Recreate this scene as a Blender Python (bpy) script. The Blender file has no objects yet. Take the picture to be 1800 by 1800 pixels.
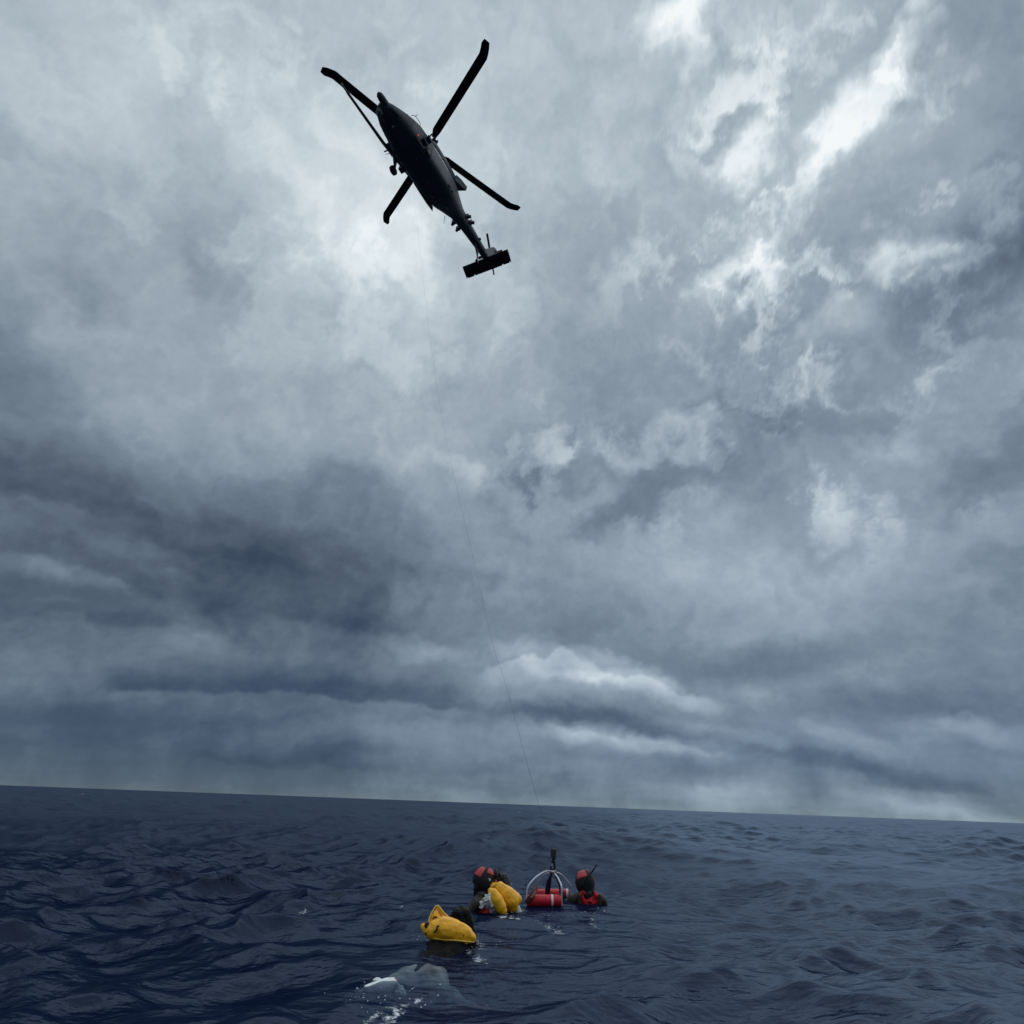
import bpy, bmesh, math, random
import numpy as np
from mathutils import Vector, Matrix, noise as mnoise

random.seed(7)
rng = np.random.default_rng(11)
sc = bpy.context.scene
COL = sc.collection
rad = math.radians

# ------------------------------------------------------------------ camera
F = 1024.0                      # focal length in pixels of the 1800 px photograph
CAM_H = 1.05                    # metres above the mean water level
ROLL = math.atan2(67, 1800)
PITCH = math.atan((1413.5 - 900) * math.cos(ROLL) / F)
FW = Vector((0, math.cos(PITCH), math.sin(PITCH)))
r0 = Vector((1, 0, 0)); u0 = Vector((0, -math.sin(PITCH), math.cos(PITCH)))
RT = r0 * math.cos(ROLL) + u0 * math.sin(ROLL)
UP = -r0 * math.sin(ROLL) + u0 * math.cos(ROLL)
CAM = Vector((0, 0, CAM_H))
cd = bpy.data.cameras.new('camera'); cam = bpy.data.objects.new('camera', cd); COL.objects.link(cam)
cd.sensor_width = 36; cd.lens = 36 * F / 1800; cd.clip_start = 0.05; cd.clip_end = 40000
M = Matrix((RT, UP, -FW)).transposed().to_4x4(); M.translation = CAM
cam.matrix_world = M
sc.camera = cam
sc.view_settings.view_transform = 'Standard'; sc.view_settings.look = 'None'
sc.view_settings.exposure = 0; sc.view_settings.gamma = 1
sc.cycles.max_bounces = 8; sc.cycles.transparent_max_bounces = 16
sc.cycles.volume_bounces = 0
sc.cycles.use_adaptive_sampling = True

def ray(px, py):
    return (FW + RT * ((px - 900) / F) - UP * ((py - 900) / F)).normalized()
def on_water(px, py, z=0.0):
    d = ray(px, py); return CAM + d * ((z - CAM.z) / d.z)
def at_depth(px, py, y):
    d = ray(px, py); return CAM + d * (y / d.y)

# ------------------------------------------------------------------ sun and sky
SUN_DIR = ray(1500, 150)
sun_el = math.asin(SUN_DIR.z); sun_az = math.atan2(SUN_DIR.x, SUN_DIR.y)
sd = bpy.data.lights.new('sun', 'SUN'); sun = bpy.data.objects.new('sun', sd); COL.objects.link(sun)
sd.energy = 5.0; sd.angle = rad(110); sd.color = (1, .97, .93)
sun.rotation_euler = (-SUN_DIR).to_track_quat('-Z', 'Y').to_euler()

world = bpy.data.worlds.new('World'); sc.world = world; world.use_nodes = True
nt = world.node_tree; nt.nodes.clear()
def N(t, **kw):
    n = nt.nodes.new(t)
    for k, v in kw.items(): setattr(n, k, v)
    return n
def L(a, b): nt.links.new(a, b)
def math_n(op, a, b=None, c=None, clamp=False):
    n = N('ShaderNodeMath', operation=op, use_clamp=clamp)
    for i, v in enumerate((a, b, c)):
        if v is None: continue
        if isinstance(v, (int, float)): n.inputs[i].default_value = v
        else: L(v, n.inputs[i])
    return n.outputs[0]
def vmath(op, a, b=None, out=0):
    n = N('ShaderNodeVectorMath', operation=op)
    for i, v in enumerate((a, b)):
        if v is None: continue
        if isinstance(v, (tuple, list, Vector)): n.inputs[i].default_value = tuple(v)
        else: L(v, n.inputs[i])
    return n.outputs[out]
def noise_n(vec, scale, detail, rough=.55):
    n = N('ShaderNodeTexNoise')
    n.inputs['Scale'].default_value = scale; n.inputs['Detail'].default_value = detail; n.inputs['Roughness'].default_value = rough
    L(vec, n.inputs['Vector']); return n
skyt = N('ShaderNodeTexSky', sky_type='NISHITA'); skyt.sun_disc = False; skyt.air_density = .43; skyt.dust_density = 0; skyt.ozone_density = 2; skyt.sun_elevation = sun_el; skyt.sun_rotation = sun_az
bg1 = N('ShaderNodeBackground'); L(skyt.outputs[0], bg1.inputs[0]); bg1.inputs[1].default_value = .05
ow = N('ShaderNodeOutputWorld'); L(bg1.outputs[0], ow.inputs[0])

# ------------------------------------------------------------------ cloud cover: a dome of procedural cloud on the sea's rim; it lets a little of sun and sky through
def _hash(ix, iy, seed):
    h = (ix.astype(np.int64) * 374761393 + iy.astype(np.int64) * 668265263 + seed * 974634777) & 0xffffffff
    h = ((h ^ (h >> 13)) * 1274126177) & 0xffffffff
    return ((h ^ (h >> 16)) & 0xffff) / 65535.0 * 2 * math.pi
def gnoise(x, y, seed=0):
    ix = np.floor(x); iy = np.floor(y); fx = x - ix; fy = y - iy
    u = fx ** 3 * (fx * (fx * 6 - 15) + 10); v = fy ** 3 * (fy * (fy * 6 - 15) + 10)
    def gr(dx, dy):
        a = _hash(ix + dx, iy + dy, seed); return np.cos(a) * (fx - dx) + np.sin(a) * (fy - dy)
    n0 = gr(0, 0) * (1 - u) + gr(1, 0) * u; n1 = gr(0, 1) * (1 - u) + gr(1, 1) * u
    return (n0 * (1 - v) + n1 * v) * 1.5
def fbm(x, y, octs=5, seed=0, gain=.5, billow=False):
    t = 0; a = 1.0; f = 1.0; tot = 0
    for o in range(octs):
        n = gnoise(x * f + 13.7 * o, y * f - 7.1 * o, seed + o)
        t = t + a * ((np.abs(n) * 2 - .5) if billow else n); tot += a; a *= gain; f *= 2.03
    return t / tot
def sstep(e0, e1, v):
    t = np.clip((v - e0) / (e1 - e0), 0, 1); return t * t * (3 - 2 * t)
BLOBS = [
 # broad masses
 (330, 940, 640, 250, 8, -.22), (60, 1110, 420, 260, 0, -.10), (560, 1070, 430, 210, 6, -.09), (250, 1340, 820, 180, 3, -.15, .2, 2),
 (0, 700, 330, 240, 20, -.13), (640, 420, 390, 330, 0, .125), (430, 220, 300, 220, 35, .06), (130, 130, 260, 240, 0, .045),
 (1800, 390, 300, 230, -60, -.30), (1740, 80, 190, 230, 0, -.13), (1040, 500, 190, 190, 0, -.05), (950, 130, 200, 200, 0, .02),
 (1450, 960, 420, 210, -10, .07), (1790, 790, 230, 130, 0, -.12), (1480, 280, 360, 330, -45, .075), (1150, 1030, 330, 110, 6, .05),
 # bright gaps
 (1235, 40, 95, 120, 0, .22), (1240, 140, 50, 120, 5, .09), (1570, 180, 105, 160, 28, .19, .2), (1510, 270, 110, 75, -35, .14), (1460, 330, 110, 40, -40, .12),
 (1325, 315, 70, 60, 20, .17), (1250, 290, 60, 30, 0, .08), (1290, 490, 120, 60, -25, .20), (1590, 450, 60, 80, 20, .16), (1490, 590, 120, 85, -10, .15), (1470, 540, 40, 60, 0, .06),
 (1190, 780, 160, 45, -12, .11), (1560, 775, 110, 50, 0, .08), (1020, 860, 80, 60, 0, .07), (770, 830, 160, 60, 20, .05), (720, 480, 70, 90, 0, .06, .2),
 (520, 350, 50, 90, -30, .05), (560, 170, 60, 120, -20, .04), (980, 800, 60, 30, 0, .05), (1240, 900, 150, 60, -20, .05), (1780, 640, 60, 60, 0, .06),
 # dark clumps
 (945, 835, 130, 60, 10, -.11), (1080, 925, 170, 80, -15, -.08), (1340, 720, 190, 70, -12, -.07), (1120, 640, 150, 80, 0, -.04), (380, 480, 90, 160, -15, -.05),
 (1340, 180, 120, 130, 0, -.05), (1370, 870, 130, 50, -25, -.05), (1480, 950, 110, 40, -20, -.05), (1710, 900, 140, 60, -10, -.06),
 (80, 640, 120, 80, 30, -.04), (880, 920, 110, 60, 0, -.05), (640, 880, 240, 60, 12, -.05), (1300, 250, 80, 90, 0, -.05),
 # layers over the horizon
 (200, 960, 130, 35, 14, .07, 0, 2), (90, 1010, 160, 30, 10, .07, 0, 2), (330, 1130, 110, 35, 6, .06, .2, 2), (300, 1010, 120, 25, 14, .05, 0, 2),
 (150, 880, 330, 28, 12, -.05, .1, 2), (620, 1095, 280, 24, 8, -.05, .1, 2), (180, 1090, 260, 22, 8, -.045, .1, 2), (420, 985, 240, 20, 12, -.04, .1, 2), (820, 1010, 200, 26, 6, -.04, .1, 2),
 (1360, 1150, 320, 45, -8, -.09, .1, 2), (1650, 1230, 300, 45, 0, -.08, .1, 2), (1000, 1165, 170, 42, 14, .12, .55, 2), (1130, 1210, 150, 28, 10, .09, .5, 2), (960, 1200, 120, 40, 6, .05, .2, 2),
 (1110, 1300, 210, 26, 9, .09, .3, 2), (990, 1290, 120, 22, 10, .06, .3, 2), (1480, 1290, 240, 40, 8, .05, .2, 2), (1720, 1275, 150, 30, 10, .06, .3, 2),
 (1030, 1260, 260, 26, 8, -.12, .15, 2), (520, 1205, 380, 40, 4, -.055, .1, 2), (540, 1335, 230, 24, 3, -.04, .1, 2), (800, 1290, 420, 40, 3, .05, .2, 2),
 (730, 1130, 90, 22, 12, .07, .2, 2), (680, 1050, 45, 30, -20, .05, .2, 2), (1310, 1205, 80, 45, 0, .06, .1, 2),
 (1290, 1405, 160, 40, 4, .11, .3, 2), (1650, 1425, 240, 36, 4, .13, .1, 2), (1010, 1390, 190, 46, 3, -.05, .2, 2), (1430, 1395, 60, 50, 10, -.06, .1, 2), (1500, 1350, 330, 22, 6, -.07, .3, 2),
]

MOTTLE = [(1430, 370, 420, 430, .28), (1230, 830, 520, 170, .15), (560, 330, 520, 420, .10), (1600, 760, 330, 260, .10), (900, 700, 320, 200, .07)]
EDGES = [  # crisp cloud margins: photo points along the margin, fade length, side (+1 the cloud lies below the line), brightness step
 ([(840, 1180), (880, 1160), (925, 1149), (962, 1150), (985, 1139), (1003, 1150), (1045, 1172), (1100, 1187), (1150, 1192), (1195, 1213), (1260, 1238)], 75, 1, .115, 9),
 ([(690, 1108), (730, 1112), (790, 1135), (830, 1150)], 45, 1, .06, 6),
 ([(960, 1262), (1010, 1280), (1060, 1292), (1130, 1288), (1180, 1300), (1260, 1322), (1310, 1330)], 40, 1, .085, 6),
 ([(1150, 1250), (1210, 1268), (1280, 1275), (1330, 1283), (1400, 1300)], 45, 1, .05, 6),
 ([(1560, 1262), (1620, 1268), (1680, 1252), (1730, 1258), (1800, 1275)], 60, 1, .06, 7),
 ([(1380, 1262), (1440, 1268), (1500, 1285), (1580, 1310)], 50, 1, .045, 6),
 ([(180, 1214), (300, 1222), (420, 1223), (520, 1221), (640, 1234), (760, 1244), (840, 1250)], 70, -1, -.105, 5),
 ([(340, 1328), (400, 1345), (480, 1352), (600, 1353), (700, 1357)], 36, -1, -.06, 5),
 ([(1120, 1372), (1160, 1380), (1240, 1378), (1300, 1385)], 36, 1, .05, 4),
 ([(1500, 1375), (1600, 1390), (1700, 1400), (1800, 1412)], 50, -1, -.06, 4),
 ([(0, 968), (100, 985), (190, 1008), (250, 1040)], 40, 1, .05, 6),
 ([(250, 955), (310, 965), (345, 985)], 35, 1, .055, 6),
 ([(300, 1100), (370, 1128), (385, 1150)], 60, -1, .05, 6),
]
RTn, UPn, FWn = (np.array(v) for v in (RT, UP, FW))
def stereo(px, py):
    d = ray(px, py); k = 2 / (1 + d.dot(FW)); return Vector((d.dot(RT) * k, d.dot(UP) * k))
def cloud_value(d):
    """brightness of the cloud cover in direction d (n, 3), on a perceptual 0..1 scale"""
    ca, cb, cc = d @ RTn, d @ UPn, d @ FWn; dz = np.maximum(d[:, 2], 0)
    k = 2 / np.maximum(1 + cc, .08); sx, sy = ca * k, cb * k
    qx, qy = d[:, 0] / (dz + .14), d[:, 1] / (dz + .14)
    low = 1 - sstep(.05, .40, dz)
    # warps: broad, medium and torn
    w1x, w1y = fbm(sx * 2.6, sy * 2.6, 4, 1), fbm(sx * 2.6 + 9, sy * 2.6, 4, 2)
    w2x, w2y = fbm(sx * 9, sy * 9 + 3, 6, 3, .62), fbm(sx * 9 + 5, sy * 9, 6, 4, .62)
    wx = sx + .075 * w1x + .085 * w2x; wy = sy + .07 * w1y + .085 * w2y
    bx = sx + .12 * w1x + .03 * w2x; by = sy + .10 * w1y + .03 * w2y
    fx_ = sx + .06 * w1x + .05 * w2x; fy_ = sy + .018 * w1y + .028 * w2y
    el = [(0, .405), (.06, .415), (.18, .475), (.31, .545), (.448, .60), (.68, .675), (.84, .725), (1, .73)]
    t = np.interp(d[:, 2], [p[0] for p in el], [p[1] for p in el])
    for b in BLOBS:
        px, py, rx, ry, rot, amp = b[:6]; inner = b[6] if len(b) > 6 else 0; wt = b[7] if len(b) > 7 else 1
        c0 = stereo(px, py); e = 12.0
        kx = (stereo(px + e, py) - stereo(px - e, py)).length / (2 * e); ky = (stereo(px, py + e) - stereo(px, py - e)).length / (2 * e)
        ux, uy = (fx_, fy_) if wt == 2 else ((bx, by) if rx * ry > 34000 else (wx, wy))
        ux = (ux - c0.x) / kx; uy = -(uy - c0.y) / ky; c, s_ = math.cos(rad(rot)), math.sin(rad(rot))
        r = np.hypot((ux * c + uy * s_) / rx, (-ux * s_ + uy * c) / ry)
        t = t + amp * (1.2 if amp > .07 and wt == 1 else 1) * (1 - sstep(inner, 1, r))
    # margins near the horizon
    cs = np.maximum(cc, .15); gx_ = 900 + F * ca / cs; gy_ = 900 - F * cb / cs; front = sstep(.2, .35, cc)
    for pts, fade, side, amp, rough in EDGES:
        xs, ys = [p[0] for p in pts], [p[1] for p in pts]
        e = np.interp(gx_, xs, ys) + rough * 2.6 * fbm(gx_ / 75, gy_ / 90, 5, 21, .5) - rough * 1.3 * fbm(gx_ / 48 + 3, gy_ / 60, 4, 22, .5, True)
        m = sstep(xs[0] - 30, xs[0] + 50, gx_) * (1 - sstep(xs[-1] - 60, xs[-1] + 30, gx_))
        v = (gy_ - e) * side
        t = t + amp * m * front * sstep(-4, 7, v) * (1 - sstep(fade * .15, fade, v))
    # rain curtains hanging to the horizon
    rain = fbm((gx_ - .25 * gy_) / 85, gy_ / 900, 4, 91, .5)
    t = t + .05 * front * rain * sstep(1230, 1330, gy_)
    # mottled, torn fields of the cover
    mot = fbm(wx * 6.5 + 2, wy * 6.5, 6, 81, .58); mot2 = fbm(wx * 13, wy * 13 + 5, 5, 82, .58)
    for px, py, rx, ry, amp in MOTTLE:
        c0 = stereo(px, py); kx = 1 / F; r = np.hypot((sx - c0.x) / (rx * kx), (sy - c0.y) / (ry * kx))
        t = t + amp * (1 - sstep(.3, 1, r)) * (sstep(-.05, .5, mot + .35 * mot2) - .32)
    # relief of the cover
    r1 = fbm(qx * 1.5 + .5 * w1x, qy * 1.5 + .5 * w1y, 6, 31, .55)
    r2 = fbm(wx * 5.5, wy * 5.5, 6, 41, .55, True)
    r3 = fbm(wx * 2.4 + 3, wy * 2.4, 5, 51, .5)
    r4 = fbm(sx * 3 + .25 * w2x, sy * (16 + 10 * low) + .8 * w2y, 4, 61, .55)
    t = t + (1 - .55 * low) * (.090 * r1 - .085 * r2 + .06 * r3) + low * (.05 * r4 - .035 * r2)
    return t
el_ = np.radians(np.concatenate([[-1.2, -.6], np.arange(0, 26, .13), np.arange(26, 86, .25), np.linspace(86, 89.9, 8)]))
az_s = np.radians(np.concatenate([np.arange(-66, 66, .23), np.linspace(66, 292, 80)]))
ee, az2 = np.meshgrid(el_, az_s, indexing='ij')
dirs = np.stack([np.cos(ee) * np.sin(az2), np.cos(ee) * np.cos(az2), np.sin(ee)], -1).reshape(-1, 3)
cval = cloud_value(dirs)
def grid_mesh(name, verts, nr, na):
    ii = np.arange(nr * na).reshape(nr, na); jn = np.roll(ii, -1, axis=1)
    quads = np.stack([ii[:-1], ii[1:], jn[1:], jn[:-1]], -1).reshape(-1, 4)
    me = bpy.data.meshes.new(name); me.vertices.add(len(verts)); me.vertices.foreach_set('co', verts.astype(np.float32).ravel())
    me.loops.add(quads.size); me.loops.foreach_set('vertex_index', quads.astype(np.int32).ravel())
    me.polygons.add(len(quads)); me.polygons.foreach_set('loop_start', np.arange(0, quads.size, 4, dtype=np.int32))
    me.update(calc_edges=True); me.shade_smooth(); return me
SKY_R = 15000.0
me = grid_mesh('sky', dirs * SKY_R, len(el_), len(az_s))
at = me.attributes.new('cloud', 'FLOAT', 'POINT'); at.data.foreach_set('value', cval.astype(np.float32))
sm_ = bpy.data.materials.new('cloud_cover'); sm_.use_nodes = True; nt = sm_.node_tree; nt.nodes.clear()
ca_ = N('ShaderNodeAttribute', attribute_name='cloud')
gp = N('ShaderNodeNewGeometry'); fine = noise_n(vmath('NORMALIZE', gp.outputs['Position']), 55, 5, .6)
total = math_n('ADD', ca_.outputs['Fac'], math_n('MULTIPLY', math_n('SUBTRACT', fine.outputs[0], .5), .065))
def lin(c): return tuple(((v / 255) / 12.92 if v / 255 <= .04045 else ((v / 255 + .055) / 1.055) ** 2.4) for v in c) + (1,)
cr = N('ShaderNodeValToRGB'); L(total, cr.inputs[0]); el = cr.color_ramp
stops = [(.16, (30, 40, 56)), (.28, (58, 69, 83)), (.36, (80, 92, 104)), (.5, (115, 129, 141)), (.65, (154, 168, 178)), (.8, (195, 207, 213)), (.93, (232, 240, 243)), (1, (246, 250, 250))]
el.elements[0].position = stops[0][0]; el.elements[0].color = lin(stops[0][1])
el.elements[1].position = stops[-1][0]; el.elements[1].color = lin(stops[-1][1])
for p, c in stops[1:-1]: e = el.elements.new(p); e.color = lin(c)
em = N('ShaderNodeEmission'); L(cr.outputs[0], em.inputs[0]); em.inputs[1].default_value = 1.27
tp = N('ShaderNodeBsdfTransparent'); tp.inputs[0].default_value = (.90, .95, 1, 1); mixs = N('ShaderNodeMixShader'); mixs.inputs[0].default_value = .76
L(tp.outputs[0], mixs.inputs[1]); L(em.outputs[0], mixs.inputs[2])
os_ = N('ShaderNodeOutputMaterial'); L(mixs.outputs[0], os_.inputs[0])
sm_.cycles.emission_sampling = 'NONE'
sky = bpy.data.objects.new('sky', me); COL.objects.link(sky); me.materials.append(sm_); sky['kind'] = 'structure'; sky['label'] = 'heavy grey storm clouds with bright gaps over the sea'

# ------------------------------------------------------------------ materials
def material(name, color, rough=.6, spec=.3, metal=0, var=.12, vscale_=12, bump=0, bscale=60, emit=None):
    m = bpy.data.materials.new(name); m.use_nodes = True; t = m.node_tree; b = t.nodes['Principled BSDF']
    b.inputs['Roughness'].default_value = rough; b.inputs['Specular IOR Level'].default_value = spec; b.inputs['Metallic'].default_value = metal
    co = t.nodes.new('ShaderNodeTexCoord'); no = t.nodes.new('ShaderNodeTexNoise'); no.inputs['Scale'].default_value = vscale_; no.inputs['Detail'].default_value = 5
    t.links.new(co.outputs['Object'], no.inputs['Vector'])
    mr = t.nodes.new('ShaderNodeMapRange'); mr.inputs['From Min'].default_value = .3; mr.inputs['From Max'].default_value = .7
    mr.inputs['To Min'].default_value = 1 - var; mr.inputs['To Max'].default_value = 1 + var; t.links.new(no.outputs[0], mr.inputs['Value'])
    mx = t.nodes.new('ShaderNodeVectorMath'); mx.operation = 'SCALE'; mx.inputs[0].default_value = color; t.links.new(mr.outputs[0], mx.inputs['Scale'])
    t.links.new(mx.outputs[0], b.inputs['Base Color'])
    if bump:
        n2_ = t.nodes.new('ShaderNodeTexNoise'); n2_.inputs['Scale'].default_value = bscale; n2_.inputs['Detail'].default_value = 4; t.links.new(co.outputs['Object'], n2_.inputs['Vector'])
        bp = t.nodes.new('ShaderNodeBump'); bp.inputs['Strength'].default_value = bump; bp.inputs['Distance'].default_value = .01
        t.links.new(n2_.outputs[0], bp.inputs['Height']); t.links.new(bp.outputs[0], b.inputs['Normal'])
    if emit: b.inputs['Emission Color'].default_value = (*color, 1); b.inputs['Emission Strength'].default_value = emit
    return m
MAT = dict(
 hull=material('dark_grey_matt_paint', (.075, .081, .090), .55, .3, var=.18, vscale_=1.6),
 hull2=material('worn_grey_panel_paint', (.11, .117, .128), .5, .3, var=.2, vscale_=3),
 blade=material('black_blade_paint', (.016, .017, .018), .5, .25, var=.2, vscale_=2),
 glass=material('tinted_glass', (.02, .025, .03), .06, .6, var=.05),
 metal=material('bare_steel', (.42, .43, .44), .35, .5, .9, var=.1),
 alu=material('pale_alloy_tube', (.62, .65, .68), .38, .5, .35, var=.12),
 rubber=material('black_rubber', (.012, .012, .013), .7, .3, var=.2),
 grey_rubber=material('dark_grey_rubber', (.035, .037, .042), .6, .3, var=.2),
 red_light=material('red_lamp_lens', (.8, .08, .04), .3, .4, emit=.6),
 pale=material('pale_paint_marks', (.55, .55, .55), .5),
 white_lens=material('clear_lamp_lens', (.5, .5, .5), .12, .6),
 yellow=material('yellow_coated_fabric', (.95, .45, .008), .38, .45, var=.06, vscale_=18, bump=.18, bscale=22),
 yellow2=material('pale_yellow_binding_highlight', (.86, .58, .10), .5, .3, var=.06),
 red=material('red_nylon', (.50, .014, .022), .55, .3, var=.18, vscale_=25, bump=.4, bscale=45),
 helmet_red=material('faded_red_helmet_paint', (.48, .05, .055), .45, .35, var=.22, vscale_=20),
 floatred=material('red_foam_float_cover', (.56, .012, .03), .42, .4, var=.14, vscale_=14, bump=.3, bscale=40),
 white=material('white_reflective_tape', (.78, .78, .76), .45, .4, var=.06),
 shirt=material('white_wet_cotton', (.60, .60, .56), .5, .35, var=.14, vscale_=14, bump=.5, bscale=26),
 shorts=material('pale_grey_wet_cotton', (.66, .58, .48), .6, .2, var=.45, vscale_=9, bump=.5, bscale=22),
 wetsuit=material('black_neoprene', (.011, .012, .014), .5, .35, var=.25, vscale_=16, bump=.3),
 olive=material('dark_olive_wet_fabric', (.030, .027, .018), .55, .3, var=.3, vscale_=20, bump=.4),
 blackshirt=material('black_wet_cotton', (.007, .006, .006), .75, .1, var=.25, vscale_=14, bump=.4),
 hair=material('wet_black_hair', (.005, .0048, .005), .6, .12, var=.35, vscale_=40, bump=.4, bscale=80),
 hair2=material('wet_dark_grey_hair', (.022, .022, .024), .5, .35, var=.35, vscale_=40, bump=.8, bscale=80),
 skin=material('brown_skin', (.20, .105, .065), .48, .4, var=.12, vscale_=20),
 sock=material('white_wet_sock', (.74, .76, .76), .55, .3, var=.1, vscale_=20, bump=.4),
 strap=material('navy_webbing', (.008, .009, .028), .6, .3, var=.2, vscale_=30),
 tanstrap=material('tan_webbing', (.28, .19, .11), .6, .3, var=.25, vscale_=30),
 brownstrap=material('brown_red_wet_webbing', (.11, .035, .028), .6, .3, var=.3, vscale_=30),
 spray=material('white_water_drops', (.75, .80, .84), .2, .5),
 eye=material('eye_white', (.6, .6, .58), .2, .5),
)

# ------------------------------------------------------------------ builders
def link(name, me, parent=None, mat=None):
    o = bpy.data.objects.new(name, me); COL.objects.link(o)
    if mat is not None and me is not None: me.materials.append(MAT[mat] if isinstance(mat, str) else mat)
    if parent is not None: o.parent = parent
    return o
def mesh(name, vs, fs, mat=None, parent=None, smooth=35):
    me = bpy.data.meshes.new(name); me.from_pydata([tuple(v) for v in vs], [], fs); me.update()
    bm = bmesh.new(); bm.from_mesh(me); bmesh.ops.recalc_face_normals(bm, faces=bm.faces); bm.to_mesh(me); bm.free()
    if smooth:
        me.shade_smooth(); me.set_sharp_from_angle(angle=rad(smooth))
    return link(name, me, parent, mat)
def empty(name, loc, label, cat, group=None):
    o = bpy.data.objects.new(name, None); COL.objects.link(o); o.location = loc; o.empty_display_size = .2
    o['label'] = label; o['category'] = cat
    if group: o['group'] = group
    return o
class G:
    """collects shapes for one mesh"""
    def __init__(s): s.v = []; s.f = []
    def add(s, vs, fs):
        k = len(s.v); s.v += [Vector(v) for v in vs]; s.f += [[i + k for i in f] for f in fs]; return s
    def loft(s, rings, cap=True, closed=False):
        n = len(rings[0]); vs = [p for r in rings for p in r]; fs = []
        m = len(rings)
        for i in range(m - (0 if closed else 1)):
            for j in range(n):
                a = i * n + j; b = i * n + (j + 1) % n; c = ((i + 1) % m) * n + (j + 1) % n; d = ((i + 1) % m) * n + j
                fs.append([a, b, c, d])
        if cap and not closed: fs.append(list(range(n))); fs.append([(m - 1) * n + j for j in range(n)][::-1])
        return s.add(vs, fs)
    def tube(s, pts, r, n=10, flat=1.0, cap=True, closed=False):
        pts = [Vector(p) for p in pts]; rs = r if isinstance(r, (list, tuple)) else [r] * len(pts)
        rings = []; ref = None; m = len(pts)
        for i, p in enumerate(pts):
            t = (pts[(i + 1) % m] - pts[i - 1]) if closed else (pts[min(i + 1, m - 1)] - pts[max(i - 1, 0)])
            t.normalize()
            if ref is None: ref = Vector((0, 0, 1)) if abs(t.z) < .9 else Vector((1, 0, 0))
            a = (ref - t * ref.dot(t)).normalized(); b = t.cross(a); ref = a
            rings.append([p + a * math.cos(q) * rs[i] + b * math.sin(q) * rs[i] * flat for q in [2 * math.pi * k / n for k in range(n)]])
        return s.loft(rings, cap, closed)
    def box(s, c, size, rot=None, taper=1.0):
        c = Vector(c); h = Vector(size) / 2; rot = rot or Matrix.Identity(3)
        vs = [c + rot @ Vector((x * h.x * (taper if z > 0 else 1), y * h.y * (taper if z > 0 else 1), z * h.z)) for x in (-1, 1) for y in (-1, 1) for z in (-1, 1)]
        return s.add(vs, [[0, 1, 3, 2], [4, 6, 7, 5], [0, 4, 5, 1], [2, 3, 7, 6], [0, 2, 6, 4], [1, 5, 7, 3]])
    def ell(s, c, r, rot=None, nu=16, nv=10, z0=-1.0):
        c = Vector(c); rot = rot or Matrix.Identity(3); rings = []
        a0 = math.asin(max(-1, z0))
        for i in range(nv + 1):
            a = a0 + (math.pi / 2 - a0) * i / nv; cz = max(math.cos(a), 1e-3)
            rings.append([c + rot @ Vector((r[0] * cz * math.cos(q), r[1] * cz * math.sin(q), r[2] * math.sin(a))) for q in [2 * math.pi * k / nu for k in range(nu)]])
        return s.loft(rings)
    def build(s, name, mat, parent=None, smooth=35, bevel=0):
        o = mesh(name, s.v, s.f, mat, parent, smooth)
        if bevel:
            md = o.modifiers.new('bevel', 'BEVEL'); md.width = bevel; md.segments = 2; md.limit_method = 'ANGLE'
        return o
def spline(pts, n=8):
    pts = [Vector(p) for p in pts]; out = []
    for i in range(len(pts) - 1):
        p0 = pts[max(i - 1, 0)]; p1 = pts[i]; p2 = pts[i + 1]; p3 = pts[min(i + 2, len(pts) - 1)]
        for k in range(n):
            t = k / n
            out.append(.5 * ((2 * p1) + (p2 - p0) * t + (2 * p0 - 5 * p1 + 4 * p2 - p3) * t * t + (3 * p1 - p0 - 3 * p2 + p3) * t ** 3))
    out.append(pts[-1]); return out

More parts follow.
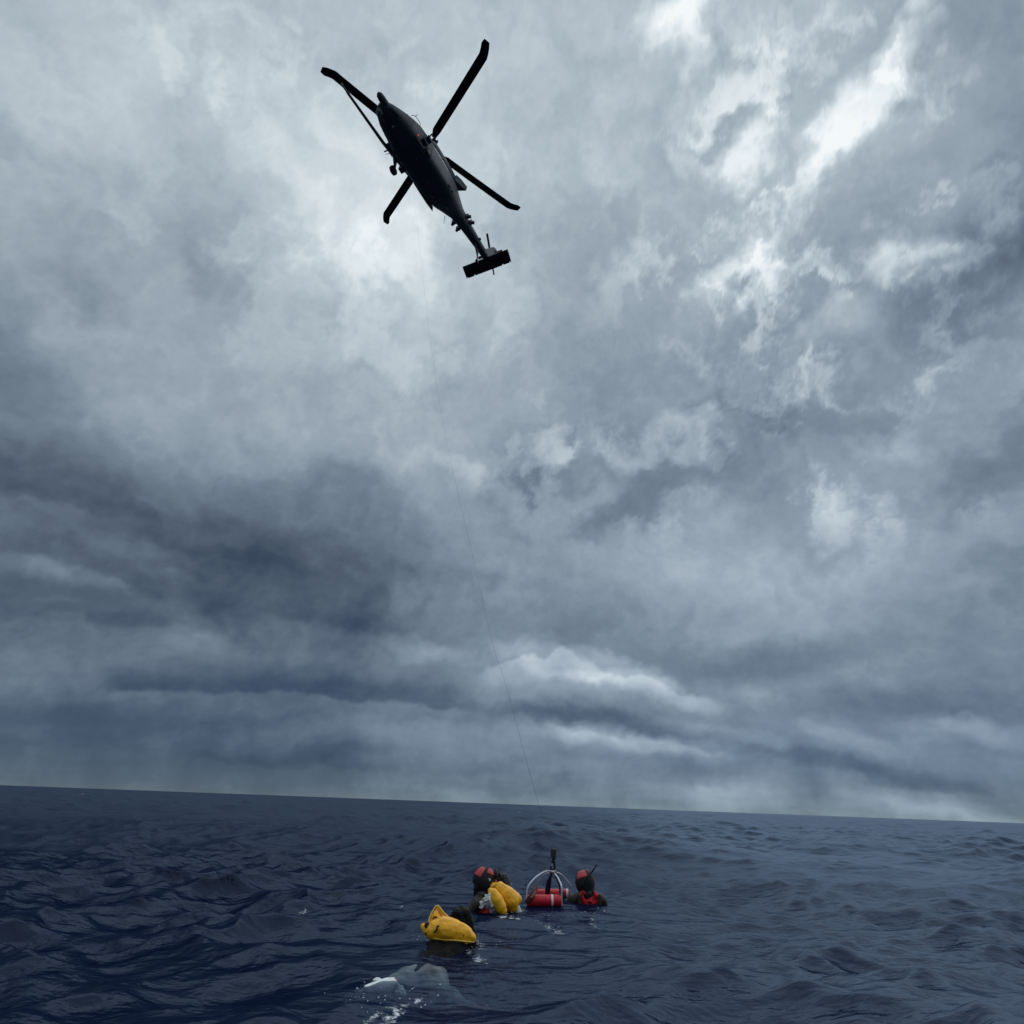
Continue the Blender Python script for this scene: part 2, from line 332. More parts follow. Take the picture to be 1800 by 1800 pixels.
# soft bodies: tapered capsules and ellipsoids fused into one continuous skin
def capsule_mesh(g, p0, r0_, p1, r1_):
    p0 = Vector(p0); p1 = Vector(p1); ax = p1 - p0; ln = max(ax.length, 1e-5); ax = ax / ln
    ref = Vector((0, 0, 1)) if abs(ax.z) < .9 else Vector((1, 0, 0)); a = (ref - ax * ref.dot(ax)).normalized(); b = ax.cross(a); n = 14; rings = []
    prof = [(-math.cos(t), math.sin(t)) for t in [math.pi / 2 * k / 4 for k in range(5)]]
    for q, w in prof: rings.append((p0 + ax * q * r0_, max(w, .02) * r0_))
    for q, w in prof[::-1]: rings.append((p1 - ax * q * r1_, max(w, .02) * r1_))
    g.loft([[c + a * math.cos(t) * r + b * math.sin(t) * r for t in [2 * math.pi * k / n for k in range(n)]] for c, r in rings])
def soft(name, prims, mats, parent, voxel=.009, smooth=6, wrinkle=0, wscale=14, cut=None):
    """prims: ('c', p0, r0, p1, r1, mat) or ('e', centre, radii, rot3, mat)"""
    g = G()
    for p in prims:
        if p[0] == 'c': capsule_mesh(g, p[1], p[2], p[3], p[4])
        else: g.ell(p[1], p[2], p[3], 18, 14)
    me = bpy.data.meshes.new(name); me.from_pydata([tuple(v) for v in g.v], [], g.f); me.update()
    bm = bmesh.new(); bm.from_mesh(me); bmesh.ops.recalc_face_normals(bm, faces=bm.faces); bm.to_mesh(me); bm.free()
    tmp = bpy.data.objects.new('tmp', me); COL.objects.link(tmp)
    rm = tmp.modifiers.new('r', 'REMESH'); rm.mode = 'VOXEL'; rm.voxel_size = voxel
    sm = tmp.modifiers.new('s', 'SMOOTH'); sm.factor = .5; sm.iterations = smooth
    dg = bpy.context.evaluated_depsgraph_get(); dg.update()
    out = bpy.data.meshes.new_from_object(tmp.evaluated_get(dg)); out.name = name
    bpy.data.objects.remove(tmp); bpy.data.meshes.remove(me)
    n = len(out.vertices); co = np.empty(n * 3); out.vertices.foreach_get('co', co); co = co.reshape(-1, 3)
    if wrinkle:
        nr = np.empty(n * 3); out.vertices.foreach_get('normal', nr); nr = nr.reshape(-1, 3)
        d = np.array([mnoise.turbulence(Vector(c) * wscale, 3, False) for c in co]) - .5
        co = co + nr * (d * wrinkle)[:, None]; out.vertices.foreach_set('co', co.ravel())
    names = []
    for p in prims:
        if p[-1] not in names: names.append(p[-1])
    fc_ = np.empty(len(out.polygons) * 3); out.polygons.foreach_get('center', fc_); fc_ = fc_.reshape(-1, 3)
    best = np.full(len(fc_), 1e9); idx = np.zeros(len(fc_), int)
    for p in prims:
        if p[0] == 'c':
            a = np.array(p[1]); b = np.array(p[3]); ab = b - a; t = np.clip(((fc_ - a) @ ab) / max(ab @ ab, 1e-9), 0, 1)
            d = np.linalg.norm(fc_ - (a + t[:, None] * ab), axis=1) - (p[2] + t * (p[4] - p[2]))
        else:
            R3 = np.array(p[3]) if p[3] else np.eye(3); q = (fc_ - np.array(p[1])) @ R3
            d = (np.linalg.norm(q / np.array(p[2]), axis=1) - 1) * min(p[2])
        k = names.index(p[-1]); mm = d < best; best[mm] = d[mm]; idx[mm] = k
    out.materials.clear()
    for nm in names: out.materials.append(MAT[nm])
    out.polygons.foreach_set('material_index', idx.astype(np.int32)); out.shade_smooth(); out.update()
    return link(name, out, parent)

# ------------------------------------------------------------------ sea
waves = []
NW = 150
for i in range(NW):
    lam = .22 * (26.0 / .22) ** (i / (NW - 1)) * rng.uniform(.93, 1.07)
    th = rad(205) + rng.normal() * rad(38) + (rng.uniform(-.7, .7) if lam < 1 else 0)      # travelling towards the camera, down-left
    k = 2 * math.pi / lam
    slope = float(np.interp(math.log(lam), np.log([.2, .5, 1.0, 2.2, 4.0, 9.0, 26.0]), [.034, .060, .058, .036, .022, .015, .010])) * rng.uniform(.4, 1.5)
    waves.append((k * math.cos(th + math.pi / 2), k * math.sin(th + math.pi / 2), slope / k, rng.uniform(0, 6.283), lam))
CALM = [((.45, 8.25), 1.9, .75), ((-.42, 5.3), 1.3, .75)]
def calm(x, y):
    m = np.ones_like(x)
    for (cx, cy), r, a in CALM: m *= 1 - a * np.exp(-((x - cx) ** 2 + (y - cy) ** 2) / (r * r))
    return m
def sea(x, y, spacing=None):
    global unresolved
    unresolved = np.zeros_like(x)
    h = np.zeros_like(x); dx = np.zeros_like(x); dy = np.zeros_like(x)
    c_short = calm(x, y); c_long = 1 - .97 * np.exp(-(((x - .3) / 3.0) ** 2 + ((y - 7.2) / 3.9) ** 2) ** 1.7)
    gust = .75 + .35 * np.sin(.16 * x + .09 * y + 1.3) * np.sin(.11 * y - .07 * x + .4) + .15 * np.sin(.43 * x - .3 * y)
    for kx, ky, A, ph, lam in waves:
        a = A
        if spacing is not None:
            fd_ = np.clip((lam / spacing - 1.3) / 1.2, 0, 1); a = A * fd_
            unresolved += (A * math.hypot(kx, ky)) ** 2 / 2 * (1 - fd_ ** 2)
        p = kx * x + ky * y + ph; k = math.hypot(kx, ky)
        sn = np.sin(p); cs = np.cos(p); amp = a * (gust * c_short if lam < 2.0 else c_long)
        h += amp * sn; dx += amp * cs * kx / k; dy += amp * cs * ky / k
    return h, dx * 1.15, dy * 1.15
az_in = np.radians(np.linspace(-56, 56, 820)); az_out = np.radians(np.linspace(57, 303, 90))
AZ = np.concatenate([az_in, az_out]); RR = np.concatenate([[.02, .3, .7], np.geomspace(1.1, 6, 150), np.geomspace(6.04, 420, 640), np.geomspace(424, 15200, 70)])
rr, aa = np.meshgrid(RR, AZ, indexing='ij')
gx = rr * np.sin(aa); gy = rr * np.cos(aa)
sp_r = np.gradient(RR)[:, None] * np.ones_like(aa); da = np.gradient(AZ)[None, :] * rr
spc = np.maximum(sp_r * np.clip(1.0, 0, 1), np.abs(da))
far = np.clip((rr - 1500) / 3000, 0, 1)
hz, hx, hy = sea(gx, gy, spc); hz *= 1 - far
# foam: torn streaks where limbs and crests break the surface
FOAM = [  # polyline of photo points on the water, half-width in metres, strength
 ([(878, 1611), (890, 1613), (906, 1619)], .05, 1), ([(943, 1624), (962, 1627), (985, 1640)], .06, .8), ([(1040, 1612), (1046, 1628)], .035, .8),
 ([(866, 1600), (880, 1602), (897, 1600)], .03, .6), ([(810, 1671), (816, 1673)], .03, 1.1), ([(824, 1674), (834, 1682), (845, 1688)], .05, .9), ([(836, 1648), (846, 1652), (852, 1664)], .04, .8), ([(858, 1634), (842, 1640)], .04, .5),
 ([(738, 1748), (722, 1758), (690, 1770)], .035, 1), ([(700, 1773), (684, 1788), (668, 1800)], .035, 1), ([(664, 1784), (632, 1800)], .03, .9),
 ([(708, 1590), (722, 1594), (735, 1598)], .04, .7), ([(541, 1579), (545, 1577.5)], .03, 1.0), ([(748, 1652), (756, 1660)], .03, .5),
 ([(1000, 1578), (1012, 1583)], .05, .6), ([(1012, 1588), (1050, 1589)], .04, .5), ([(925, 1592), (985, 1595)], .04, .45), ([(826, 1600), (842, 1602), (858, 1600)], .03, .6), ([(900, 1598), (915, 1594)], .03, .5), ([(770, 1672), (790, 1677), (808, 1674)], .025, .5), ([(838, 1655), (846, 1672)], .06, .7), ([(705, 1745), (735, 1738), (770, 1745), (800, 1738)], .03, .5),
]
for q in [(28, 1387), (146, 1398), (213, 1391), (388, 1398), (458, 1396), (605, 1452), (628, 1407), (770, 1418), (1380, 1436), (1780, 1452), (1735, 1460), (300, 1500), (190, 1560), (915, 1428), (1090, 1440), (1610, 1452), (480, 1420), (1240, 1440)]:
    FOAM.append(([q, (q[0] + 5, q[1] + .3)], None, 1.0))
foam = np.zeros_like(gx)
near = np.hypot(gx, gy) < 60
fwx = np.where(near, fbm(gx * 9, gy * 9, 3, 71), 0); fwy = np.where(near, fbm(gx * 9 + 4, gy * 9, 3, 72), 0)
for pl, wd, st in FOAM:
    w3 = [on_water(*q) for q in pl]
    dist = math.hypot(w3[0].x, w3[0].y); wd_ = wd * 1.2 if wd else dist * .0022
    for p, q in zip(w3[:-1], w3[1:]):
        ab = np.array([q.x - p.x, q.y - p.y]); t = np.clip(((gx - p.x) * ab[0] + (gy - p.y) * ab[1]) / (ab @ ab), 0, 1)
        ex = gx - (p.x + t * ab[0]) + fwx * wd_ * 1.6; ey = gy - (p.y + t * ab[1]) + fwy * wd_ * 2.2
        if not wd: ey = ey * (.05 if dist > 60 else .3)
        foam = np.maximum(foam, st * np.exp(-(ex * ex + ey * ey) / (wd_ * wd_)))
nr_, na_ = rr.shape
vs = np.stack([gx + hx, gy + hy, hz], -1).reshape(-1, 3)
me = grid_mesh('sea', vs, nr_, na_)
# left-right brightness painted into the reflectance: the left mirrors less, the right more
side_tone = sstep(-.45, .75, (gx + fbm(gx * .12, gy * .05, 4, 95) * (1.5 + .10 * rr)) / (.42 * np.abs(gy) + 3.0))
at = me.attributes.new('side_tone', 'FLOAT', 'POINT'); at.data.foreach_set('value', side_tone.astype(np.float32).ravel())
# water is clear where it lies smooth over the near swimmer, elsewhere it is set murkier
clear = .12 + .62 * np.exp(-((gx + .48) ** 2 + ((gy - 5.0) * .8) ** 2) / .62 ** 2)
at = me.attributes.new('clear', 'FLOAT', 'POINT'); at.data.foreach_set('value', clear.astype(np.float32).ravel())
slope_var = .00035 + unresolved * .6 + .010 * np.clip((rr - 12) / 60, 0, 1)
at = me.attributes.new('ripple', 'FLOAT', 'POINT'); at.data.foreach_set('value', ((2 * slope_var) ** .25).astype(np.float32).ravel())
at = me.attributes.new('foam', 'FLOAT', 'POINT'); at.data.foreach_set('value', foam.astype(np.float32).ravel())
if me.polygons[na_ * 300 + 400].normal.z < 0: me.flip_normals()
wm = bpy.data.materials.new('deep_sea_water'); wm.use_nodes = True; nt = wm.node_tree; nt.nodes.clear()
geo = N('ShaderNodeNewGeometry'); POS = geo.outputs['Position']
bn1 = noise_n(vmath('MULTIPLY', POS, (1, 1, .3)), 7.0, 5, .6); bn2 = noise_n(vmath('MULTIPLY', POS, (1.0, 1.6, .3)), 1.7, 4, .55)
bh = math_n('ADD', math_n('MULTIPLY', bn1.outputs[0], .018), math_n('MULTIPLY', bn2.outputs[0], .10))
bump = N('ShaderNodeBump'); bump.inputs['Strength'].default_value = .75; bump.inputs['Distance'].default_value = 1; L(bh, bump.inputs['Height'])
NRM = bump.outputs[0]
fr = N('ShaderNodeFresnel'); fr.inputs['IOR'].default_value = 1.333; L(NRM, fr.inputs['Normal'])
sl = N('ShaderNodeAttribute', attribute_name='side_tone')
FRN = math_n('DIVIDE', fr.outputs[0], math_n('MULTIPLY_ADD', fr.outputs[0], math_n('MULTIPLY_ADD', sl.outputs['Fac'], -6.6, 9.8), 1.0))          # wave facets keep the far sea from mirroring fully; the left-right tone is painted in
ra = N('ShaderNodeAttribute', attribute_name='ripple')
gl = N('ShaderNodeBsdfGlossy'); gl.inputs['Color'].default_value = (.60, .77, 1, 1); L(ra.outputs['Fac'], gl.inputs['Roughness']); L(NRM, gl.inputs['Normal'])
dif = N('ShaderNodeBsdfDiffuse'); dif.inputs['Color'].default_value = (.0022, .0058, .024, 1)
cl = N('ShaderNodeAttribute', attribute_name='clear')
tr = N('ShaderNodeBsdfTransparent'); trv = N('ShaderNodeVectorMath', operation='SCALE'); trv.inputs[0].default_value = (.92, .96, 1); L(cl.outputs['Fac'], trv.inputs['Scale']); L(trv.outputs[0], tr.inputs['Color'])
mb = N('ShaderNodeAddShader'); L(dif.outputs[0], mb.inputs[0]); L(tr.outputs[0], mb.inputs[1])
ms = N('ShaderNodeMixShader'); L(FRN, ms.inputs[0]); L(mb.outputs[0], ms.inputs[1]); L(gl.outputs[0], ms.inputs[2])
fa = N('ShaderNodeAttribute', attribute_name='foam')
fn = noise_n(POS, 38, 6, .7)
fm = N('ShaderNodeMapRange', interpolation_type='SMOOTHSTEP'); L(math_n('ADD', fa.outputs['Fac'], math_n('MULTIPLY', math_n('SUBTRACT', fn.outputs[0], .5), 2.2)), fm.inputs['Value'])
fm.inputs['From Min'].default_value = .55; fm.inputs['From Max'].default_value = 1.25
fmask = math_n('MULTIPLY', fm.outputs[0], math_n('GREATER_THAN', fa.outputs['Fac'], .06))
fd = N('ShaderNodeBsdfDiffuse'); fd.inputs['Color'].default_value = (.72, .77, .80, 1)
mf = N('ShaderNodeMixShader'); L(fmask, mf.inputs[0]); L(ms.outputs[0], mf.inputs[1]); L(fd.outputs[0], mf.inputs[2])
va = N('ShaderNodeVolumeAbsorption'); va.inputs['Color'].default_value = (.20, .40, .52, 1); va.inputs['Density'].default_value = 2.8
om = N('ShaderNodeOutputMaterial'); L(mf.outputs[0], om.inputs['Surface']); L(va.outputs[0], om.inputs['Volume'])
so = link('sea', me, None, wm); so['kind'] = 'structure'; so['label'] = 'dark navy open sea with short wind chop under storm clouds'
fl = bpy.data.materials.new('deep_water_backing'); fl.use_nodes = True; fl.node_tree.nodes['Principled BSDF'].inputs['Base Color'].default_value = (.01, .015, .03, 1)
backing_v = [(15200 * math.cos(q), 15200 * math.sin(q), -40) for q in [2 * math.pi * k / 64 for k in range(64)]]  # unseen dark disc added under the sea to stop light from below
backing = mesh('sea_backing', backing_v, [list(range(64))], fl, None, 0); backing['kind'] = 'structure'; backing['label'] = 'sea bed plate added far below to darken the water'
def sea_z(x, y): return float(sea(np.array([x]), np.array([y]))[0][0])

# ------------------------------------------------------------------ helicopter (metres; x forward, y left, z up; rotor head at the origin of the drawing)
HUB = Vector((-7.187, 26.491, 44.004)); yaw, pit, rol = rad(-119.18), rad(2.8), rad(-3.55)
def rotm(y, p, r):
    return Matrix.Rotation(y, 3, 'Z') @ Matrix.Rotation(-p, 3, 'Y') @ Matrix.Rotation(r, 3, 'X')
HR = rotm(yaw, pit, rol); GZ = 3.6
heli = empty('helicopter', HUB + HR @ Vector((0, 0, -GZ)), 'dark grey military rescue helicopter hovering overhead seen from below', 'helicopter')
heli.rotation_euler = HR.to_euler()
def H(g, name, mat, parent=None, smooth=35, bevel=0, label=None):
    o = G(); o.v = [v + Vector((0, 0, GZ)) for v in g.v]; o.f = g.f
    ob = o.build(name, mat, parent or heli, smooth, bevel)
    if label: ob['label'] = label
    return ob
SEC = [  # x, z bottom, z top, half width, squareness
 (4.72, -2.42, -2.16, .16, 2.2), (4.55, -2.58, -2.0, .42, 2.4), (4.2, -2.70, -1.86, .66, 2.6), (3.7, -2.78, -1.68, .86, 3), (3.1, -2.80, -1.36, 1.0, 3.2), (2.5, -2.81, -1.08, 1.09, 3.6),
 (1.9, -2.81, -.95, 1.15, 4.2), (1.0, -2.81, -.93, 1.18, 4.6), (-1.2, -2.81, -.93, 1.18, 4.6), (-2.2, -2.77, -.94, 1.15, 4.2), (-2.9, -2.62, -.96, 1.02, 3.6), (-3.6, -2.40, -1.0, .80, 3), (-4.4, -2.18, -1.06, .56, 2.6),
 (-5.4, -2.02, -1.14, .45, 2.4), (-7.0, -1.88, -1.2, .37, 2.4), (-8.4, -1.80, -1.22, .30, 2.4), (-9.2, -1.74, -1.26, .24, 2.4), (-9.5, -1.66, -1.34, .12, 2.2)]
def surf(x, a, off=0):
    xs = [s[0] for s in SEC][::-1]
    zb, zt, w, n = [float(np.interp(x, xs, [s[k] for s in SEC][::-1])) for k in (1, 2, 3, 4)]
    c, s_ = math.cos(a), math.sin(a); zc = (zb + zt) / 2; h = (zt - zb) / 2 + off; w += off
    return Vector((x, w * math.copysign(abs(c) ** (2 / n), c), zc + h * math.copysign(abs(s_) ** (2 / n), s_)))
xs_ = sorted({round(x, 3) for x in list(np.linspace(4.72, 2.4, 16)) + list(np.linspace(2.4, -9.5, 36))}, reverse=True)
g = G().loft([[surf(x, 2 * math.pi * k / 56) for k in range(56)] for x in xs_])
fus = H(g, 'fuselage', 'hull')
def patch(x0, x1, a0, a1, name, mat, off=.012, n=8, parent=None):
    ro = [[surf(x0 + (x1 - x0) * i / n, rad(a0 + (a1 - a0) * j / n), off) for j in range(n + 1)] for i in range(n + 1)]
    ri = [[surf(x0 + (x1 - x0) * i / n, rad(a0 + (a1 - a0) * j / n), -.02) for j in range(n + 1)] for i in range(n + 1)]
    bo = [(0, j) for j in range(n)] + [(i, n) for i in range(n)] + [(n, j) for j in range(n, 0, -1)] + [(i, 0) for i in range(n, 0, -1)]
    vs = [p for r in ro for p in r]; fs = [[i * (n + 1) + j, i * (n + 1) + j + 1, (i + 1) * (n + 1) + j + 1, (i + 1) * (n + 1) + j] for i in range(n) for j in range(n)]
    k = len(vs); vs += [ri[i][j] for i, j in bo]
    for q in range(len(bo)):
        i, j = bo[q]; i2, j2 = bo[(q + 1) % len(bo)]; fs.append([i * (n + 1) + j, i2 * (n + 1) + j2, k + (q + 1) % len(bo), k + q])
    return H(G().add(vs, fs), name, mat, parent or fus)
for s in (1, -1):
    b = 0 if s == 1 else 180; q = lambda a: b + s * a
    patch(3.55, 2.75, q(42), q(84), 'windshield', 'glass'); patch(3.15, 2.35, q(12), q(38), 'cockpit_window', 'glass'); patch(2.3, 1.75, q(14), q(38), 'cockpit_window', 'glass')
    patch(4.25, 3.7, q(-46), q(-24), 'chin_window', 'glass')
    patch(1.35, .75, q(10), q(34), 'gunner_window', 'glass')
    patch(.35, -.45, q(8), q(34), 'cabin_window', 'glass'); patch(-.6, -1.4, q(8), q(34), 'cabin_window', 'glass')
    patch(.55, -1.75, q(-30), q(48), 'cabin_door', 'hull2', .007)
    patch(2.6, 1.62, q(-34), q(8), 'cockpit_door', 'hull2', .007)
# dark oval step opening low on the port side
for x, a, r in ((1.55, -24, .17), (-1.9, -22, .09), (-2.35, -24, .08)):
    c = surf(x, rad(a)); H(G().ell(c, (r * 1.25, .04, r)), 'step_recess', 'rubber', fus)
# engine deck, nacelles, exhausts
def rbox(x0, x1, y0, y1, z0, z1, e0=.7, e1=.6, n=24):
    rs = []
    for t, k in ((0, e0 * .55), (.06, e0 * .85), (.2, 1), (.75, 1), (.93, (1 + e1) / 2), (1, e1)):
        x = x0 + (x1 - x0) * t; yc = (y0 + y1) / 2; zc = z0 + (z1 - z0) / 2 * k; hw = (y1 - y0) / 2 * k; hh = (z1 - z0) / 2 * k
        rs.append([Vector((x, yc + hw * math.copysign(abs(math.cos(q)) ** .55, math.cos(q)), zc + hh * math.copysign(abs(math.sin(q)) ** .55, math.sin(q)))) for q in [2 * math.pi * j / n for j in range(n)]])
    return G().loft(rs)
H(rbox(2.2, -4.6, -.5, .5, -1.05, -.32, .4, .35), 'transmission_cowling', 'hull')
for s in (1, -1):
    y0, y1 = sorted((s * .42, s * 1.08))
    nac = H(rbox(.9, -2.5, y0, y1, -1.04, -.40, .8, .8), 'engine_nacelle', 'hull')
    H(G().tube([(.93, s * .75, -.74), (.80, s * .75, -.74)], [.20, .17], 20), 'air_intake', 'rubber', nac)
    x0 = -2.35
    ex = G().loft([[Vector((x0, s * a, z)) for a, z in ((.5, -1.02), (1.05, -1.05), (1.12, -.5), (.5, -.45))],
                   [Vector((-2.85, s * a, z)) for a, z in ((.45, -1.04), (1.22, -1.06), (1.28, -.52), (.45, -.48))],
                   [Vector((-3.45 if a > 1 else -3.05, s * a, z)) for a, z in ((.42, -1.02), (1.36, -1.0), (1.36, -.56), (.42, -.52))]])
    exo = H(ex, 'exhaust_suppressor', 'hull2', None, 30)
    H(G().box((-3.18, s * .86, -.78), (.06, .6, .3), Matrix.Rotation(s * .40, 3, 'Z')), 'exhaust_outlet', 'rubber', exo)
# right-hand lower fairing with the pointed trailing corner
H(G().loft([[Vector((-.6, -1.14, -2.62)), Vector((-.6, -1.2, -2.5)), Vector((-.6, -1.16, -2.2))], [Vector((-2.2, -1.06, -2.72)), Vector((-2.2, -1.24, -2.55)), Vector((-2.2, -1.12, -2.2))], [Vector((-2.95, -1.10, -2.68)), Vector((-3.0, -1.14, -2.62)), Vector((-2.8, -1.0, -2.4))]]), 'rear_fairing', 'hull')
# fin
fin = [(-7.9, -1.3, .13), (-9.7, -1.72, .10)]
fr0 = lambda x0, x1, z, t: [Vector((x0, 0, z)), Vector((x0 - (x0 - x1) * .25, t, z)), Vector((x0 - (x0 - x1) * .6, t * .9, z)), Vector((x1, .01, z)), Vector((x1, -.01, z)), Vector((x0 - (x0 - x1) * .6, -t * .9, z)), Vector((x0 - (x0 - x1) * .25, -t, z))]
H(G().loft([fr0(-7.75, -9.75, -1.45, .19), fr0(-8.7, -10.0, -.7, .15), fr0(-9.25, -10.35, .1, .12), fr0(-9.6, -10.55, .62, .09)]), 'tail_fin', 'hull')
# stabilator
st = rad(34.1); le = Vector((-8.72, 0, -1.83)); dv = Vector((-math.cos(st), 0, -math.sin(st))); nv = Vector((math.sin(st), 0, -math.cos(st)))
def stab(y, k=1): return [le + Vector((0, y, 0)) + dv * (c * 1.02 * k) + nv * t for c, t in ((0, 0), (.06, .05), (.3, .075), (1, .012), (1, -.012), (.3, -.075), (.06, -.05))]
secs = [(-2.19, 1)]
for y in (-2.08, -1.35, 1.4, 2.08): secs += [(y - .05, 1), (y - .045, .92), (y + .045, .92), (y + .05, 1)]
sb = H(G().loft([stab(*q) for q in secs + [(2.19, 1)]]), 'stabilator', 'blade', None, 25)
# rotors
rotor = H(G().tube([(0, 0, -.45), (0, 0, -.12)], .16, 16).tube([(0, 0, -.13), (0, 0, .14)], [.42, .36], 20).tube([(0, 0, .14), (0, 0, .24)], [.3, .12], 20), 'rotor_head', 'blade')
PSI = rad(65.4)
def blade_mesh():
    rs = []
    n = 26
    for i in range(n + 1):
        r = .95 + (8.18 - .95) * i / n
        z = r * math.tan(rad(2.0)) + .0045 * (r - 1) ** 2 * .55
        ch = .60 if r > 1.5 else .30 + .30 * (r - .95) / .55
        sw = 0 if r < 7.42 else -(r - 7.42) * .44
        if r > 8.0: ch *= 1 - (r - 8.0) / .18 * .35
        tw = rad(11 - 9 * r / 8.18)
        ring = []
        for c, t in ((-.25, 0), (-.22, .035), (-.05, .055), (.3, .04), (.75, .004), (.75, -.004), (.3, -.03), (-.05, -.045), (-.22, -.03)):
            y = -c * ch; zz = t * ch * 1.0
            ring.append(Vector((r, y * math.cos(tw) + sw, z + zz + y * math.sin(tw))))
        rs.append(ring)
    return G().loft(rs)
for k in range(4):
    a = PSI - k * math.pi / 2; Rz = Matrix.Rotation(a, 3, 'Z')
    gb = blade_mesh(); gb.v = [Rz @ v for v in gb.v]; bl = H(gb, 'main_rotor_blade', 'blade', rotor)
    gc = G().tube([(.3, 0, .01), (.75, 0, .03), (1.1, 0, .045)], [.13, .12, .09], 12).tube([(.35, .28, -.12), (1.0, .24, .0)], .045, 8).box((.85, .2, 0), (.16, .30, .08))
    gc.v = [Rz @ v for v in gc.v]; H(gc, 'blade_cuff', 'hull2', rotor)
    gl_ = G().tube([Rz @ Vector((.40, .30, -.12)), Rz @ Vector((.30, .26, -.75))], .035, 8); H(gl_, 'pitch_link', 'metal', rotor)
tr_c = Vector((-9.93, -.42, .22)); TRM = Matrix.Rotation(rad(-20), 3, 'X')
trh = H(G().tube([tr_c + TRM @ Vector((0, .32, 0)), tr_c + TRM @ Vector((0, -.1, 0))], [.16, .11], 14).tube([tr_c + TRM @ Vector((0, .55, 0)), tr_c + TRM @ Vector((0, .22, 0))], [.30, .26], 16), 'tail_rotor_hub', 'hull')
for k in range(4):
    aa_ = rad(34) + k * math.pi / 2; rs = []
    for r in (.25, .5, .6, 1.0, 1.68):
        ch = .16 if r < .55 else .25
        e1 = Vector((math.cos(aa_), 0, math.sin(aa_))); e2 = Vector((-math.sin(aa_), .12, math.cos(aa_)))
        rs.append([tr_c + TRM @ (e1 * r + e2 * c * ch + Vector((0, t, 0))) for c, t in ((-.5, 0), (-.2, .022), (.5, .004), (.5, -.004), (-.2, -.022))])
    H(G().loft(rs), 'tail_rotor_blade', 'blade', trh)
# landing gear
def wheel(c, R_, w, name='wheel', parent=None):
    prof = [(-.5, .45), (-.5, .8), (-.38, .96), (0, 1), (.38, .96), (.5, .8), (.5, .45)]
    rs = [[Vector((c[0] + R_ * p * math.cos(q), c[1] + w * t, c[2] + R_ * p * math.sin(q))) for q in [2 * math.pi * k / 22 for k in range(22)]] for t, p in prof]
    ob = H(G().loft(rs), name, 'rubber', parent)
    H(G().tube([Vector(c) + Vector((0, -w * .53, 0)), Vector(c) + Vector((0, w * .53, 0))], R_ * .42, 14), 'wheel_rim', 'hull2', ob)
for s in (1, -1):
    strut = H(G().tube([(1.55, s * 1.05, -1.7), (1.2, s * 1.42, -2.55), (1.12, s * 1.40, -3.28)], [.10, .085, .06], 12).tube([(2.0, s * 1.0, -2.55), (1.16, s * 1.36, -3.20)], [.09, .075], 10).box((1.42, s * 1.22, -2.3), (.5, .34, .22)), 'landing_gear_strut', 'hull')
    wheel((1.12, s * 1.52, -3.26), .33, .25, parent=strut)
tw_ = H(G().tube([(-7.2, 0, -1.85), (-7.75, 0, -2.55), (-7.85, .0, -3.1)], [.09, .07, .05], 10).tube([(-7.75, 0, -1.8), (-7.75, 0, -2.5)], .05, 8), 'tail_wheel_strut', 'hull')
wheel((-7.88, .0, -3.22), .20, .16, parent=tw_)
# refuelling probe on the starboard side
PY = -1.50
prb = H(G().tube([(-.2, PY + .22, -2.22), (1.2, PY + .12, -2.24), (2.6, PY, -2.28), (6.2, PY - .05, -2.34)], [.10, .13, .115, .085], 14), 'refuelling_probe', 'hull')
H(G().tube([(6.2, PY - .05, -2.34), (6.55, PY - .055, -2.345), (6.72, PY - .06, -2.35)], [.06, .055, .09], 12), 'probe_nozzle', 'hull2', prb)
H(G().box((2.25, PY + .2, -2.25), (.35, .5, .12)), 'probe_bracket', 'hull', prb); H(G().box((.3, PY + .3, -2.22), (.4, .4, .14)), 'probe_bracket', 'hull', prb)
# nose sensors
rad_ = H(G().tube([(4.2, .28, -2.28), (4.9, .28, -2.3), (5.15, .28, -2.3), (5.28, .28, -2.3)], [.24, .24, .2, .08], 18), 'radar_pod', 'hull', None, 60)
flir = H(G().tube([(4.45, -.12, -2.55), (4.45, -.12, -2.82)], .16, 14).ell((4.45, -.12, -2.92), (.24, .24, .24)), 'sensor_turret', 'hull', None, 60)
H(G().ell((4.52, -.16, -3.11), (.085, .085, .06)), 'sensor_lens', 'white_lens', flir)
H(G().ell((3.35, .12, -2.83), (.08, .08, .05)), 'landing_light', 'white_lens')
H(G().ell((2.05, 1.22, -2.5), (.055, .045, .045)), 'position_light', 'red_light', None, 60, 0, 'small lit red lamp')
# hoist, gun mount, dispensers and aerials
ho = H(G().tube([(-.9, -1.42, -.86), (.25, -1.42, -.86)], .15, 14).box((-.35, -1.2, -.86), (.5, .5, .14)).tube([(-.35, -1.55, -.8), (-.35, -1.55, -1.05)], .11, 12), 'rescue_hoist', 'hull2')
H(G().box((1.75, -1.42, -2.05), (.5, .45, .22)).tube([(1.9, -1.5, -1.98), (2.0, -1.95, -2.1)], .05, 8), 'gun_mount', 'hull')
H(G().box((.6, -1.34, -2.5), (.4, .32, .3)), 'equipment_box', 'hull')
H(G().box((1.3, 1.4, -2.0), (.45, .42, .2)).tube([(1.4, 1.5, -1.95), (1.5, 1.85, -1.95)], .05, 8), 'gun_mount', 'hull')
for x, y, z, r in ((-5.05, .52, -1.5, .17), (-5.6, .50, -1.5, .17), (-4.9, -.56, -1.75, .15), (-5.5, -.55, -1.75, .14)):
    H(G().box((x, y, z), (.28, .3, .3)).tube([(x - .05, y * 1.15, z), (x - .15, y * 1.55, z)], r * .8, 10), 'flare_dispenser', 'hull2', None, 35, .01)
H(G().box((-7.2, .42, -1.5), (.18, .14, .14)), 'tail_sensor', 'hull2', None, 35, .01)
